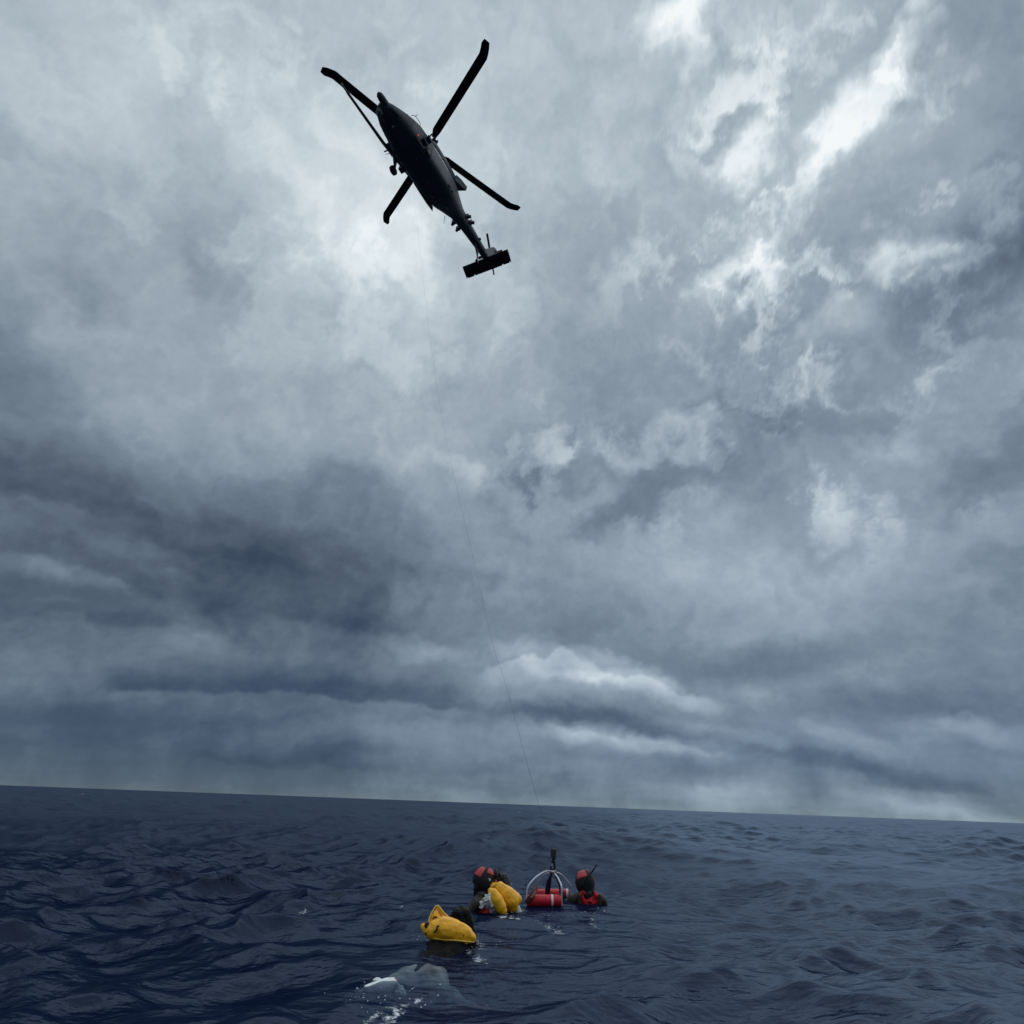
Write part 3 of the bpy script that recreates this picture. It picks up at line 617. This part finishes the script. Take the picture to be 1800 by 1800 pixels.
for p0, p1 in (((-3.9, -.68, -2.2), (-4.25, -.95, -2.55)), ((1.9, -1.2, -2.6), (2.1, -1.55, -2.85)), ((2.6, 1.05, -1.1), (2.5, 1.1, -.7))):
    H(G().tube([p0, p1], [.03, .012], 6), 'aerial', 'hull2')
H(G().tube(spline([(2.9, 1.02, -1.45), (2.75, 1.16, -1.35), (2.3, 1.2, -1.3), (2.05, 1.14, -1.35)], 5), .02, 6), 'grab_wire', 'hull2')
for x, y in ((3.9, -.2), (1.0, .3), (-.8, 0), (-1.9, -.3), (-3.2, .05)): H(G().box((x, y, -2.84 if x > -2 else -2.58), (.25, .04, .22)), 'blade_aerial', 'hull2')

# ------------------------------------------------------------------ hoist cable, hook and rescue basket
BY = 8.36
def bp(px, py, dy=0): return at_depth(px, py, BY + dy)
cab = empty('hoist_cable', bp(973, 1490), 'thin steel hoist cable running up to helicopter, black bumper and hook at its end', 'cable')
def local(g, o):
    inv = Matrix.Translation(-Vector(o.location)); g.v = [inv @ v for v in g.v]; return g
top = HUB + HR @ Vector((-.35, -1.55, -1.05)); bot = bp(973.5, 1492)
mid1 = at_depth(845, 1040, BY + (top.y - BY) * .33)
cpts = spline([top, at_depth(762, 640, BY + (top.y - BY) * .66), mid1, at_depth(888, 1200, BY + (top.y - BY) * .17), at_depth(940, 1390, BY + .7), bot], 14)
local(G().tube(cpts, .0017, 6), cab).build('cable', 'grey_rubber', cab)
local(G().tube([bp(973.5, 1490.5), bp(973.5, 1492.5), bp(973, 1500), bp(973, 1507.5), bp(972.5, 1509.5)], [.018, .034, .036, .036, .02], 16), cab).build('bumper', 'grey_rubber', cab)
local(G().tube([bp(972.5, 1509.5), bp(972.5, 1513)], .012, 10).ell(bp(972.5, 1514.5), (.026, .026, .016)), cab).build('swivel', 'rubber', cab)
hk = [bp(x, y) for x, y in ((973, 1515), (974.6, 1519), (974.8, 1526), (972.5, 1531), (969.6, 1531), (968.2, 1527), (968.6, 1522))]
local(G().tube(spline(hk, 5), .0125, 10), cab).build('hook', 'rubber', cab)
local(G().tube([bp(970.6, 1519.5), bp(969.6, 1527)], .009, 8), cab).build('hook_latch', 'metal', cab)

bk = empty('rescue_basket', on_water(957, 1588), 'rescue basket with red foam floats and pale bail arms floating between the two helmeted rescuers', 'basket')
def B(g, name, mat, parent=None, smooth=40):
    return local(g, bk).build(name, mat, parent or bk, smooth)
apex = bp(972, 1532)
def floatpod(px0, px1, y0, y1, dy, r, stripe):
    p0 = bp(px0, y0, dy); p1 = bp(px1, y1, dy); ax = (p1 - p0)
    prof = [(0, .55), (.012, .85), (.04, .98), (.5, 1.02), (.96, .98), (.988, .85), (1, .55)]
    f = B(G().tube([p0 + ax * t for t, _ in prof], [r * w for _, w in prof], 22), 'float', 'floatred')
    for s_ in stripe: B(G().tube([p0 + ax * (s_ - .028), p0 + ax * (s_ + .028)], r * 1.035, 22), 'white_stripe', 'white', f)
    for s_ in (.30, .55, .88): B(G().tube([p0 + ax * (s_ - .004), p0 + ax * (s_ + .004)], r * 1.028, 22), 'seam', 'red', f)
floatpod(926, 987, 1583, 1583, -.16, .060, (.73,))
floatpod(940, 1001, 1571, 1571, .42, .052, (.93,))
def rod(pts, r, name='bail_arm', mat='alu'): return B(G().tube(spline(pts, 6), r, 8), name, mat)
F0 = -.17
rod([bp(925.5, 1583, F0), bp(926, 1572, F0), bp(928.5, 1558, F0 * .95), bp(938, 1546, F0 * .7), bp(949, 1537, F0 * .4), bp(962, 1531, F0 * .1), apex], .0095)
rod([apex, bp(979, 1541, F0 * .35), bp(984.5, 1551, F0 * .75), bp(987, 1560, F0), bp(987.3, 1575, F0), bp(987, 1590, F0)], .0095)
rod([apex, bp(985, 1536, .12), bp(994, 1545, .28), bp(1003, 1557, .40), bp(1004.5, 1566, .42), bp(1005, 1575, .42)], .0075)
rod([apex, bp(957, 1538, .15), bp(946, 1551, .32), bp(942, 1562, .42), bp(942, 1574, .42)], .0075)
B(G().tube([bp(966, 1531.5, -.01), bp(972, 1533, -.02), bp(977, 1531.5, 0)], .016, 10), 'lifting_bracket', 'metal')
B(G().tube([bp(975.5, 1529, -.01), bp(977.5, 1533, -.01), bp(976, 1536, -.01)], .009, 8), 'shackle', 'tanstrap')
def ribbon(pts, w, t, name, mat):
    pts = spline(pts, 5); rs = []
    for i, p in enumerate(pts):
        d = (pts[min(i + 1, len(pts) - 1)] - pts[max(i - 1, 0)]).normalized(); sd_ = d.cross(Vector((0, 1, 0))).normalized(); nn = sd_.cross(d)
        ww = w[0] + (w[1] - w[0]) * i / (len(pts) - 1) if isinstance(w, tuple) else w
        rs.append([p + sd_ * ww, p + nn * t, p - sd_ * ww, p - nn * t])
    return B(G().loft(rs), name, mat)
ribbon([bp(970.5, 1534), bp(967, 1543, -.02), bp(965.5, 1553, 0), bp(962, 1572, .02)], (.012, .030), .007, 'lifting_strap', 'strap')
ribbon([bp(965.5, 1546, -.01), bp(964, 1556, 0), bp(962.5, 1566, .01)], (.026, .034), .008, 'strap_sleeve', 'strap')
ribbon([bp(975, 1535, .01), bp(980, 1547, F0 * .4), bp(984, 1558, F0 * .8), bp(986, 1574, F0 * .9)], (.012, .016), .007, 'safety_strap', 'rubber')
ribbon([bp(988.5, 1566, -.06), bp(990, 1576, -.06), bp(989, 1583, -.06)], (.012, .02), .01, 'strap_end', 'rubber')
ribbon([bp(943, 1559, -.16), bp(939, 1567, -.22), bp(933, 1578, -.235), bp(926, 1588, -.2)], (.022, .036), .012, 'side_webbing', 'brownstrap')
ribbon([bp(941, 1567, -.235), bp(938, 1573, -.25), bp(934, 1578, -.255)], (.008, .013), .008, 'webbing_edge', 'tanstrap')
# floor grid and rails of the basket, mostly under water
z_ = -.16
c0 = bp(926, 1590, -.1); c1 = bp(987, 1590, -.1); rails = G()
xa, xb, ya, yb = c0.x, c1.x, BY - .14, BY + .42
for z in (-.04, z_ - .1): rails.tube([(xa, ya, z), (xb, ya, z), (xb, yb, z), (xa, yb, z)], .009, 8, closed=True)
B(rails, 'basket_rail', 'alu')
for k in range(5):
    x = xa + (xb - xa) * (k + .5) / 5; B(G().tube([(x, ya, z_ - .1), (x, yb, z_ - .1)], .006, 6), 'floor_bar', 'alu')

# ------------------------------------------------------------------ people
def R3(axis, deg): return Matrix.Rotation(rad(deg), 3, axis)
I3 = Matrix.Identity(3)
def hand(prims, wrist, direc, palm_n, mat, curl=.5, side=1):
    d = direc.normalized(); nrm = (palm_n - d * palm_n.dot(d)).normalized(); sdv = d.cross(nrm).normalized() * side
    pc = wrist + d * .055
    rot = Matrix((sdv, nrm, d)).transposed(); prims.append(('e', pc, (.042, .017, .055), rot, mat))
    for k, ln in enumerate((.070, .080, .075, .058)):
        b = wrist + d * .098 + sdv * (.030 - .020 * k)
        q = b + (d * math.cos(curl * .5) + nrm * math.sin(curl * .5)) * ln * .5
        e = q + (d * math.cos(curl * 1.6) + nrm * math.sin(curl * 1.6)) * ln * .5
        prims.append(('c', b, .0098, q, .0092, mat)); prims.append(('c', q, .0092, e, .0080, mat))
    b = wrist + d * .035 + sdv * .034; q = b + (d * .6 + sdv * .7 + nrm * .3).normalized() * .036; e = q + (d * .9 + sdv * .2 + nrm * .4).normalized() * .030
    prims += [('c', b, .012, q, .0105, mat), ('c', q, .0105, e, .009, mat)]
def person(name, label, neck, Rb, Rh, arms, legs, tops, sleeves, pants, calf, foot, headmat, skin='skin', group=None, glove=None, neckmat=None, feet=None, world_limbs=False, drop=0.0):
    """neck: world point; Rb: torso frame (x right, y front, z to head); arms/legs: elbow, wrist / knee, ankle in torso frame"""
    o = empty(name, Vector((neck.x, neck.y, min(0, neck.z - .5))), label, 'person', group)
    P = []
    T = lambda v: neck + Rb @ Vector(v)
    Hd = lambda v: neck + Rb @ (Rh @ Vector(v)) - Vector((0, 0, drop))
    RH = Rb @ Rh
    P.append(('c', T((0, -.005, -.05)), .060, Hd((0, .005, .075)), .054, neckmat or skin))
    P.append(('e', Hd((0, .01, .165)), (.078, .098, .112), RH, headmat)); P.append(('e', Hd((0, .052, .105)), (.056, .056, .068), RH, skin)); P.append(('e', Hd((0, .062, .150)), (.060, .045, .055), RH, skin))
    P.append(('c', Hd((0, .104, .155)), .009, Hd((0, .122, .122)), .013, skin)); P.append(('c', Hd((-.018, .103, .088)), .008, Hd((.018, .103, .088)), .008, skin))
    for s in (-1, 1):
        P.append(('e', Hd((s * .080, .0, .135)), (.010, .024, .032), RH, skin))
        P.append(('c', T((s * .03, 0, -.05)), .062, T((s * .165, 0, -.085)), .068, tops))
        el, wr = arms[s]; sh = T((s * .185, 0, -.09)); el = T(el); wr = T(wr)
        P.append(('c', sh, .060, el, .044, tops)); m = el.lerp(wr, .45)
        P.append(('c', el, .044, m, .042, sleeves)); P.append(('c', m, .042, wr, .029, sleeves if sleeves != 'skin' else skin))
        hand(P, wr, wr - el, Rb @ Vector((0, -1, -.2)), glove or skin, .7, s)
        kn, an = legs[s]; hp = T((s * .09, 0, -.60)); kn, an = (Vector(kn), Vector(an)) if world_limbs else (T(kn), T(an))
        P.append(('c', hp, .088, kn, .060, pants)); m = kn.lerp(an, .35)
        P.append(('c', kn, .058, m, .056, calf)); P.append(('c', m, .056, an, .038, calf))
        d = (an - kn).normalized(); fo = (Vector(feet[s]) - an).normalized() if feet else (d * .55 + (Rb @ Vector((0, 1, 0))) * .3).normalized()
        ft = foot if isinstance(foot, str) else foot[s]
        P.append(('c', an, .036, an + fo * .07, .040, ft)); P.append(('c', an + fo * .07, .040, an + fo * (.28 if feet else .20), .022, ft))
    P.append(('e', T((0, 0, -.20)), (.172, .118, .20), Rb, tops)); P.append(('e', T((0, .005, -.40)), (.145, .105, .18), Rb, tops)); P.append(('e', T((0, 0, -.56)), (.165, .122, .13), Rb, pants))
    loc = Vector(o.location)
    Q_ = [('c', p[1] - loc, p[2], p[3] - loc, p[4], p[5]) if p[0] == 'c' else ('e', p[1] - loc, p[2], p[3], p[4]) for p in P]
    soft('body', Q_, None, o, .010, 2)
    for s in (-1, 1): G().ell(Hd((s * .030, .098, .152)) - loc, (.012, .009, .010), RH, 10, 8).build('eye', 'eye', o)
    return o, loc, T, Hd, RH
def child_soft(name, prims, o, loc, voxel=.007, **kw):
    Q_ = [('c', Vector(p[1]) - loc, p[2], Vector(p[3]) - loc, p[4], p[5]) if p[0] == 'c' else ('e', Vector(p[1]) - loc, p[2], p[3], p[4]) for p in prims]
    return soft(name, Q_, None, o, voxel, **kw)
TREAD = {-1: ((-.16, .34, -.80), (-.17, .10, -1.14)), 1: ((.17, .30, -.84), (.16, -.02, -1.12))}
def moved(g, fn, loc): g.v = [fn(v) - loc for v in g.v]; return g
def helmet(o, loc, Hd0, red_panels):
    Hd = lambda v: Hd0((Vector(v) - Vector((0, 0, .14))) * 1.15 + Vector((0, -.004, .14)))
    g = G().ell((0, .004, .165), (.104, .122, .122), R3('X', -10), 28, 16, -.45); hm = moved(g, Hd, loc).build('helmet', 'rubber', o, 60)
    for a0, a1, e0, e1 in red_panels:
        n = 8; vs = []; fs = []
        for lay, off in ((0, 1.035), (1, .97)):
            for i in range(n + 1):
                for j in range(n + 1):
                    a = rad(a0 + (a1 - a0) * i / n); e = rad(e0 + (e1 - e0) * j / n)
                    v = R3('X', -10) @ Vector((.104 * math.cos(e) * math.cos(a), .122 * math.cos(e) * math.sin(a), .122 * math.sin(e))) * off
                    vs.append(v + Vector((0, .004, .165)))
        m1 = (n + 1) ** 2
        for i in range(n):
            for j in range(n):
                q = [i * (n + 1) + j, i * (n + 1) + j + 1, (i + 1) * (n + 1) + j + 1, (i + 1) * (n + 1) + j]; fs.append(q); fs.append([k + m1 for k in q[::-1]])
        bo = [j for j in range(n)] + [i * (n + 1) + n for i in range(n)] + [n * (n + 1) + j for j in range(n, 0, -1)] + [i * (n + 1) for i in range(n, 0, -1)]
        for k in range(len(bo)): a, b = bo[k], bo[(k + 1) % len(bo)]; fs.append([a, b, b + m1, a + m1])
        moved(G().add(vs, fs), Hd, loc).build('helmet_panel', 'helmet_red', hm, 40)
    return hm


# --- rescuer on the right, seen from behind
w0 = on_water(1033, 1584); neck = Vector((w0.x, w0.y, .098))
Rb = R3('Z', 6) @ R3('X', 4)
o, loc, T, Hd, RH = person('person', 'rescuer with snorkel, red vest and red helmet, seen from behind beside the basket', neck, Rb, R3('Z', 14) @ R3('Y', -4) @ R3('X', -16),
    {-1: ((-.30, .10, -.34), (-.36, .34, -.22)), 1: ((.30, .04, -.36), (.30, .30, -.36))}, TREAD, 'olive', 'wetsuit', 'wetsuit', 'wetsuit', 'rubber', 'wetsuit', neckmat='wetsuit', glove='rubber', group='helmeted rescuers in the water', drop=.068)
helmet(o, loc, Hd, [(192, 262, 14, 56), (286, 318, 46, 70), (60, 120, 20, 60)])
child_soft('hood', [('e', Hd((0, -.012, .13)), (.106, .122, .125), RH, 'wetsuit'), ('c', T((0, -.02, -.02)), .092, Hd((0, -.02, .07)), .100, 'wetsuit')], o, loc, wrinkle=.008)
child_soft('vest', [('e', T((0, -.03, -.16)), (.150, .125, .17), Rb, 'red'), ('c', T((-.08, -.07, -.02)), .052, T((-.09, -.06, -.2)), .07, 'red'), ('c', T((.08, -.07, -.02)), .052, T((.09, -.06, -.2)), .07, 'red'), ('e', T((0, -.02, -.38)), (.165, .13, .16), Rb, 'red')], o, loc, wrinkle=.03, wscale=16)
for q in (-1, 1): child_soft('shoulder_strap', [('c', T((q * .13, -.10, -.02)), .022, T((q * .12, -.12, -.22)), .022, 'olive')], o, loc, .006)
yb_ = w0.y - .14
sn = [at_depth(1021, 1556, yb_), at_depth(1026, 1550, yb_ - .005), at_depth(1033, 1541, yb_ - .01), at_depth(1041, 1532, yb_), at_depth(1045, 1526, yb_ + .01), at_depth(1049, 1520.5, yb_ + .02)]
G().tube([p - loc for p in spline(sn, 5)], .0095, 10).build('snorkel', 'rubber', o)
gb = G().tube([(.106 * math.cos(q), .004 + .130 * math.sin(q), .165 + .02 * math.cos(q)) for q in [2 * math.pi * k / 28 for k in range(28)]], .012, 8, flat=.4, closed=True); moved(gb, Hd, loc).build('mask_strap', 'rubber', o)

# --- rescuer on the left, turned to the survivor
w1 = on_water(846, 1598); neck = Vector((w1.x - .01, w1.y + .10, .142))
Rb = R3('Z', -96) @ R3('X', -6)
o, loc, T, Hd, RH = person('person', 'rescuer with mask pushed up on red and black helmet, holding a survivor', neck, Rb, R3('X', -4) @ R3('Z', 10),
    {-1: ((-.28, .14, -.32), (-.16, .38, -.30)), 1: ((.17, -.20, -.34), (.20, -.02, -.54))}, TREAD, 'olive', 'wetsuit', 'wetsuit', 'wetsuit', 'rubber', 'wetsuit', glove='rubber', neckmat='wetsuit', group='helmeted rescuers in the water', drop=.052)
hm = helmet(o, loc, Hd, [(-80, -28, 12, 58), (-8, 48, 42, 74), (52, 105, 2, 26), (-150, -95, 10, 50)])
child_soft('hood', [('e', Hd((0, -.022, .12)), (.092, .098, .112), RH, 'wetsuit'), ('c', T((0, -.02, -.02)), .072, Hd((0, -.03, .06)), .076, 'wetsuit')], o, loc, wrinkle=.008)
gm = G().tube([(.075 * math.cos(q), .112 + .02 * math.sin(q * 2) * 0, .255 + .038 * math.sin(q)) for q in [2 * math.pi * k / 20 for k in range(20)]], .016, 8, closed=True); mk = moved(gm, Hd, loc).build('diving_mask', 'rubber', o)
moved(G().ell((0, .112, .255), (.070, .010, .034), None, 18, 8), Hd, loc).build('mask_lens', 'glass', mk)
moved(G().tube([(.106 * math.cos(q), .004 + .128 * math.sin(q), .20 + .055 * math.sin(q)) for q in [2 * math.pi * k / 28 for k in range(28)]], .011, 8, flat=.4, closed=True), Hd, loc).build('mask_strap', 'rubber', mk)
moved(G().box((.100, .035, .205), (.02, .045, .022)).box((.098, .012, .190), (.02, .022, .022)), Hd, loc).build('strobe_light', 'white', hm)
child_soft('vest', [('e', T((.01, .03, -.17)), (.190, .135, .165), Rb, 'red'), ('c', T((.09, .08, -.04)), .05, T((.10, .08, -.22)), .065, 'red'), ('c', T((-.09, .08, -.04)), .05, T((-.10, .08, -.22)), .065, 'red'), ('e', T((0, .02, -.38)), (.16, .13, .16), Rb, 'red')], o, loc, wrinkle=.025, wscale=16)
child_soft('collar', [('c', T((-.07, .03, .015)), .042, T((.07, .03, .015)), .042, 'olive'), ('c', T((.06, .10, -.03)), .035, T((.10, .0, -.01)), .04, 'olive')], o, loc, wrinkle=.01)

# --- survivor between left rescuer and basket
w2 = on_water(886, 1598); YS = w2.y
neck = at_depth(884, 1578, YS + .14)
Rb = R3('Z', -48) @ R3('X', 14)
o, loc, T, Hd, RH = person('person', 'survivor in yellow life vest and white shirt, held by the rescuer wearing a mask', neck, Rb, R3('X', -10),
    {-1: ((-.30, .12, -.30), (-.24, .36, -.34)), 1: ((.28, .06, -.36), (.26, .30, -.42))}, TREAD, 'shirt', 'shirt', 'shorts', 'skin', 'skin', 'hair2', group='survivors in yellow life vests', drop=.03)
child_soft('hair', [('e', Hd((0, -.012, .185)), (.086, .098, .100), RH, 'hair2'), ('e', Hd((0, -.045, .13)), (.075, .06, .08), RH, 'hair2')], o, loc, .006, wrinkle=.02, wscale=40)
sv = lambda x, y, dy=0: at_depth(x, y, YS - .10 + dy)
k = 1 / 135.
def chain(pts, mat='yellow'):
    return [('c', pts[i][0], pts[i][1], pts[i + 1][0], pts[i + 1][1], mat) for i in range(len(pts) - 1)]
lj = child_soft('life_vest', chain([(sv(869, 1559, .05), 7 * k), (sv(879, 1564, .02), 11 * k), (sv(889, 1573, 0), 13.5 * k), (sv(897, 1583, 0), 14 * k), (sv(900, 1592, 0), 10 * k)])
    + chain([(sv(897, 1578, .02), 13 * k), (sv(906, 1581, .04), 10 * k), (sv(913, 1582, .06), 4 * k)]), o, loc, .007, wrinkle=.007, wscale=12)
lj['label'] = 'large right lobe of the inflated yellow life vest'
child_soft('vest_lobe', chain([(sv(862, 1566, -.16), 4.5 * k), (sv(867, 1573, -.17), 8.5 * k), (sv(873, 1583, -.18), 10 * k), (sv(880, 1594, -.18), 9 * k), (sv(884, 1601, -.18), 7 * k)], 'yellow'), o, loc, .007, wrinkle=.005, wscale=8)
G().tube([p - loc for p in spline([sv(864, 1558, -.02), sv(874, 1553.5, -.02), sv(884, 1555.5, -.03), sv(893, 1563, -.05), sv(899, 1571, -.05)], 5)], .008, 8).build('binding_highlight', 'yellow2', o)
G().tube([p - loc for p in spline([sv(870, 1563, -.13), sv(876, 1570, -.15), sv(879, 1574, -.16)], 4)], .007, 8).build('vest_toggle', 'brownstrap', o)
child_soft('wet_shirt_tail', [('c', sv(848, 1592, -.18), .045, sv(858, 1580, -.20), .060, 'shirt'), ('c', sv(858, 1582, -.20), .060, sv(868, 1593, -.14), .065, 'shirt'), ('c', sv(842, 1594, -.18), .022, sv(850, 1592, -.18), .042, 'shirt'), ('c', sv(862, 1579, -.1), .04, sv(872, 1588, -.06), .05, 'shirt')], o, loc, .007, wrinkle=.035, wscale=18)

# --- survivor in the foreground, swimming away
YF = 5.86
neck = at_depth(803, 1662, YF)
hip = Vector((-.475, 5.40, -.118)); zax = (neck - hip).normalized()
yax = Vector((0, 0, -1)); yax = (yax - zax * yax.dot(zax)).normalized(); xax = yax.cross(zax)
Rb = Matrix((xax, yax, zax)).transposed()
hipL = neck + Rb @ Vector((-.09, 0, -.6)); hipR = neck + Rb @ Vector((.09, 0, -.6))
anL = on_water(690, 1730, -.012); anR = Vector((-.24, 4.66, -.13))
def knee(h, a, out, l1=.42, l2=.42):
    d = a - h; L_ = d.length; m = h + d * .5; hh = math.sqrt(max(l1 * l1 - L_ * L_ / 4, .0004)); b = Vector(out) - d.normalized() * Vector(out).dot(d.normalized()); return m + b.normalized() * hh
legs = {-1: (knee(hipL, anL, (-1, 0, -.25)), anL), 1: (knee(hipR, anR, (1, 0, -.5)), anR)}
o, loc, T, Hd, RH = person('person', 'survivor with black hair, black shirt and inflated yellow life vest swimming away in the foreground', neck, Rb, R3('X', 58),
    {-1: ((-.26, .20, -.06), (-.24, .36, .14)), 1: ((.30, .06, -.26), (.26, .30, -.16))}, legs, 'blackshirt', 'blackshirt', 'blackshirt', 'skin', {-1: 'sock', 1: 'skin'}, 'hair', feet={-1: on_water(622, 1742, .03), 1: on_water(835, 1776, -.08)}, world_limbs=True, group='survivors in yellow life vests', drop=.005)
child_soft('hair', [('e', Hd((0, -.012, .165)), (.096, .110, .118), RH, 'hair'), ('e', Hd((0, -.03, .10)), (.088, .085, .09), RH, 'hair'), ('e', at_depth(803, 1605, YF - .03), (.04, .05, .035), I3, 'hair'), ('e', at_depth(818, 1606, YF), (.05, .05, .04), I3, 'hair'), ('c', at_depth(822, 1615, YF), .05, at_depth(829, 1640, YF - .03), .035, 'hair')], o, loc, .006, wrinkle=.008, wscale=26)
fv = lambda x, y, dy=0: at_depth(x, y, YF - .12 + dy)
k = 1 / 212.
child_soft('life_vest', chain([(fv(757, 1640, 0), 10 * k), (fv(768, 1636, -.02), 18 * k), (fv(783, 1635, -.04), 20 * k), (fv(800, 1638, -.05), 18 * k), (fv(817, 1643, -.05), 15 * k), (fv(829, 1649, -.04), 9 * k), (fv(834, 1653, -.03), 5 * k)])
    + chain([(fv(766, 1640, -.02), 16 * k), (fv(766, 1654, -.03), 5 * k)]), o, loc, .0075, wrinkle=.008, wscale=12)
child_soft('vest_collar', [('c', fv(768.5, 1593, .10), 2.2 * k, fv(760, 1622, .06), 7 * k, 'yellow'), ('c', fv(768.5, 1593, .10), 2.2 * k, fv(790, 1620, .08), 8 * k, 'yellow'), ('c', fv(769, 1604, .09), 5 * k, fv(775, 1624, .06), 10 * k, 'yellow'), ('c', fv(758, 1610, .08), 3 * k, fv(756, 1626, .05), 6 * k, 'yellow'), ('c', fv(760, 1624, .05), 8 * k, fv(795, 1630, .05), 9 * k, 'yellow')], o, loc, .007, wrinkle=.02, wscale=13)
child_soft('vest_end', [('c', fv(744, 1629, .04), 5.5 * k, fv(750, 1640, .02), 5 * k, 'yellow')], o, loc, .006)
for pl, r in (([(760, 1623, -.03), (772, 1617.5, -.05), (788, 1617, -.07), (804, 1623, -.07), (820, 1632, -.06), (832, 1647, -.04)], .006), ([(753, 1622, .04), (758, 1606, .07), (768.5, 1592, .09), (780, 1604, .08), (793, 1617, .05)], .006), ([(764, 1650, -.09), (780, 1652, -.11), (800, 1653, -.12), (820, 1655, -.11), (832, 1656, -.05)], .005)):
    G().tube([p - loc for p in spline([fv(*p) for p in pl], 6)], r, 8).build('binding_highlight', 'yellow2', o)  # pale binding tubes; along the top edges they paint the edge highlight
G().tube([p - loc for p in spline([fv(*p) for p in ((771, 1600, .03), (776, 1610, .02), (782, 1617, .0))], 5)], .005, 8).build('fold_shade', 'tanstrap', o)  # brown tube paints the dark shade line of a fold
lf = lambda x, y, dy=-.125: fv(x, y, dy)
for pl, r in (([(772, 1628), (768.5, 1629), (767.5, 1634), (765, 1637), (762, 1640)], .0065), ([(768, 1613, .045), (763.5, 1612, .04), (761, 1616, .03)], .005), ([(754, 1623, .0), (748, 1626, .0), (750, 1631, .0)], .010), ([(747, 1640, -.02), (751, 1643, -.03)], .008)):
    G().tube([p - loc for p in spline([lf(*p) for p in pl], 4)], r, 8).build('vest_strap', 'rubber', o)
for x, y in ((815, 1645), (789, 1651)): G().ell(lf(x, y, -.112) - loc, (.006, .006, .012)).build('vest_fitting', 'brownstrap', o)
child_soft('wet_shirt', [('c', fv(782, 1662, .0), .05, fv(808, 1657, .0), .075, 'blackshirt'), ('c', fv(808, 1655, .0), .08, fv(829, 1659, -.02), .05, 'blackshirt'), ('c', T((-.06, -.03, -.1)), .11, T((-.05, -.02, -.45)), .11, 'blackshirt'), ('c', T((.07, -.03, -.1)), .11, T((.05, -.02, -.45)), .11, 'blackshirt')], o, loc, .008, wrinkle=.014, wscale=10)

toe = on_water(624, 1741, .008); heel = on_water(688, 1731, -.012)
child_soft('sock', [('c', heel, .040, heel.lerp(toe, .35), .042, 'sock'), ('c', heel.lerp(toe, .35), .042, heel.lerp(toe, .75), .030, 'sock'), ('c', heel.lerp(toe, .75), .030, toe, .010, 'sock'), ('c', heel, .040, heel + Vector((.08, .03, -.05)), .04, 'sock')], o, loc, .006, wrinkle=.03, wscale=14)

child_soft('shorts', [('e', T((0, -.005, -.58)), (.185, .135, .15), Rb, 'shorts'), ('c', T((-.09, -.01, -.62)), .115, T((-.09, -.01, -.62)).lerp(legs[-1][0], .75), .085, 'shorts'), ('c', T((.09, -.01, -.62)), .115, T((.09, -.01, -.62)).lerp(legs[1][0], .75), .085, 'shorts')], o, loc, .009, wrinkle=.03, wscale=7)
# droplets thrown up where limbs break the surface
dr = random.Random(3); g = G()
for (px, py), n, sp in (((832, 1664), 34, .10), ((815, 1672), 16, .06), ((700, 1758), 26, .16), ((672, 1780), 22, .14), ((900, 1612), 16, .10), ((965, 1624), 14, .12), ((1042, 1612), 10, .08), ((748, 1652), 8, .05)):
    w = on_water(px, py)
    for _ in range(n):
        x, y = w.x + dr.gauss(0, sp), w.y + dr.gauss(0, sp); r = dr.uniform(.0015, .0042)
        g.ell((x, y, sea_z(x, y) + dr.random() ** 3 * .07 + .003), (r * dr.uniform(.8, 2), r, r * dr.uniform(.6, 1.1)), None, 6, 4)
sprayo = g.build('spray', 'spray'); sprayo['kind'] = 'stuff'; sprayo['label'] = 'white water drops splashing around the swimmers'
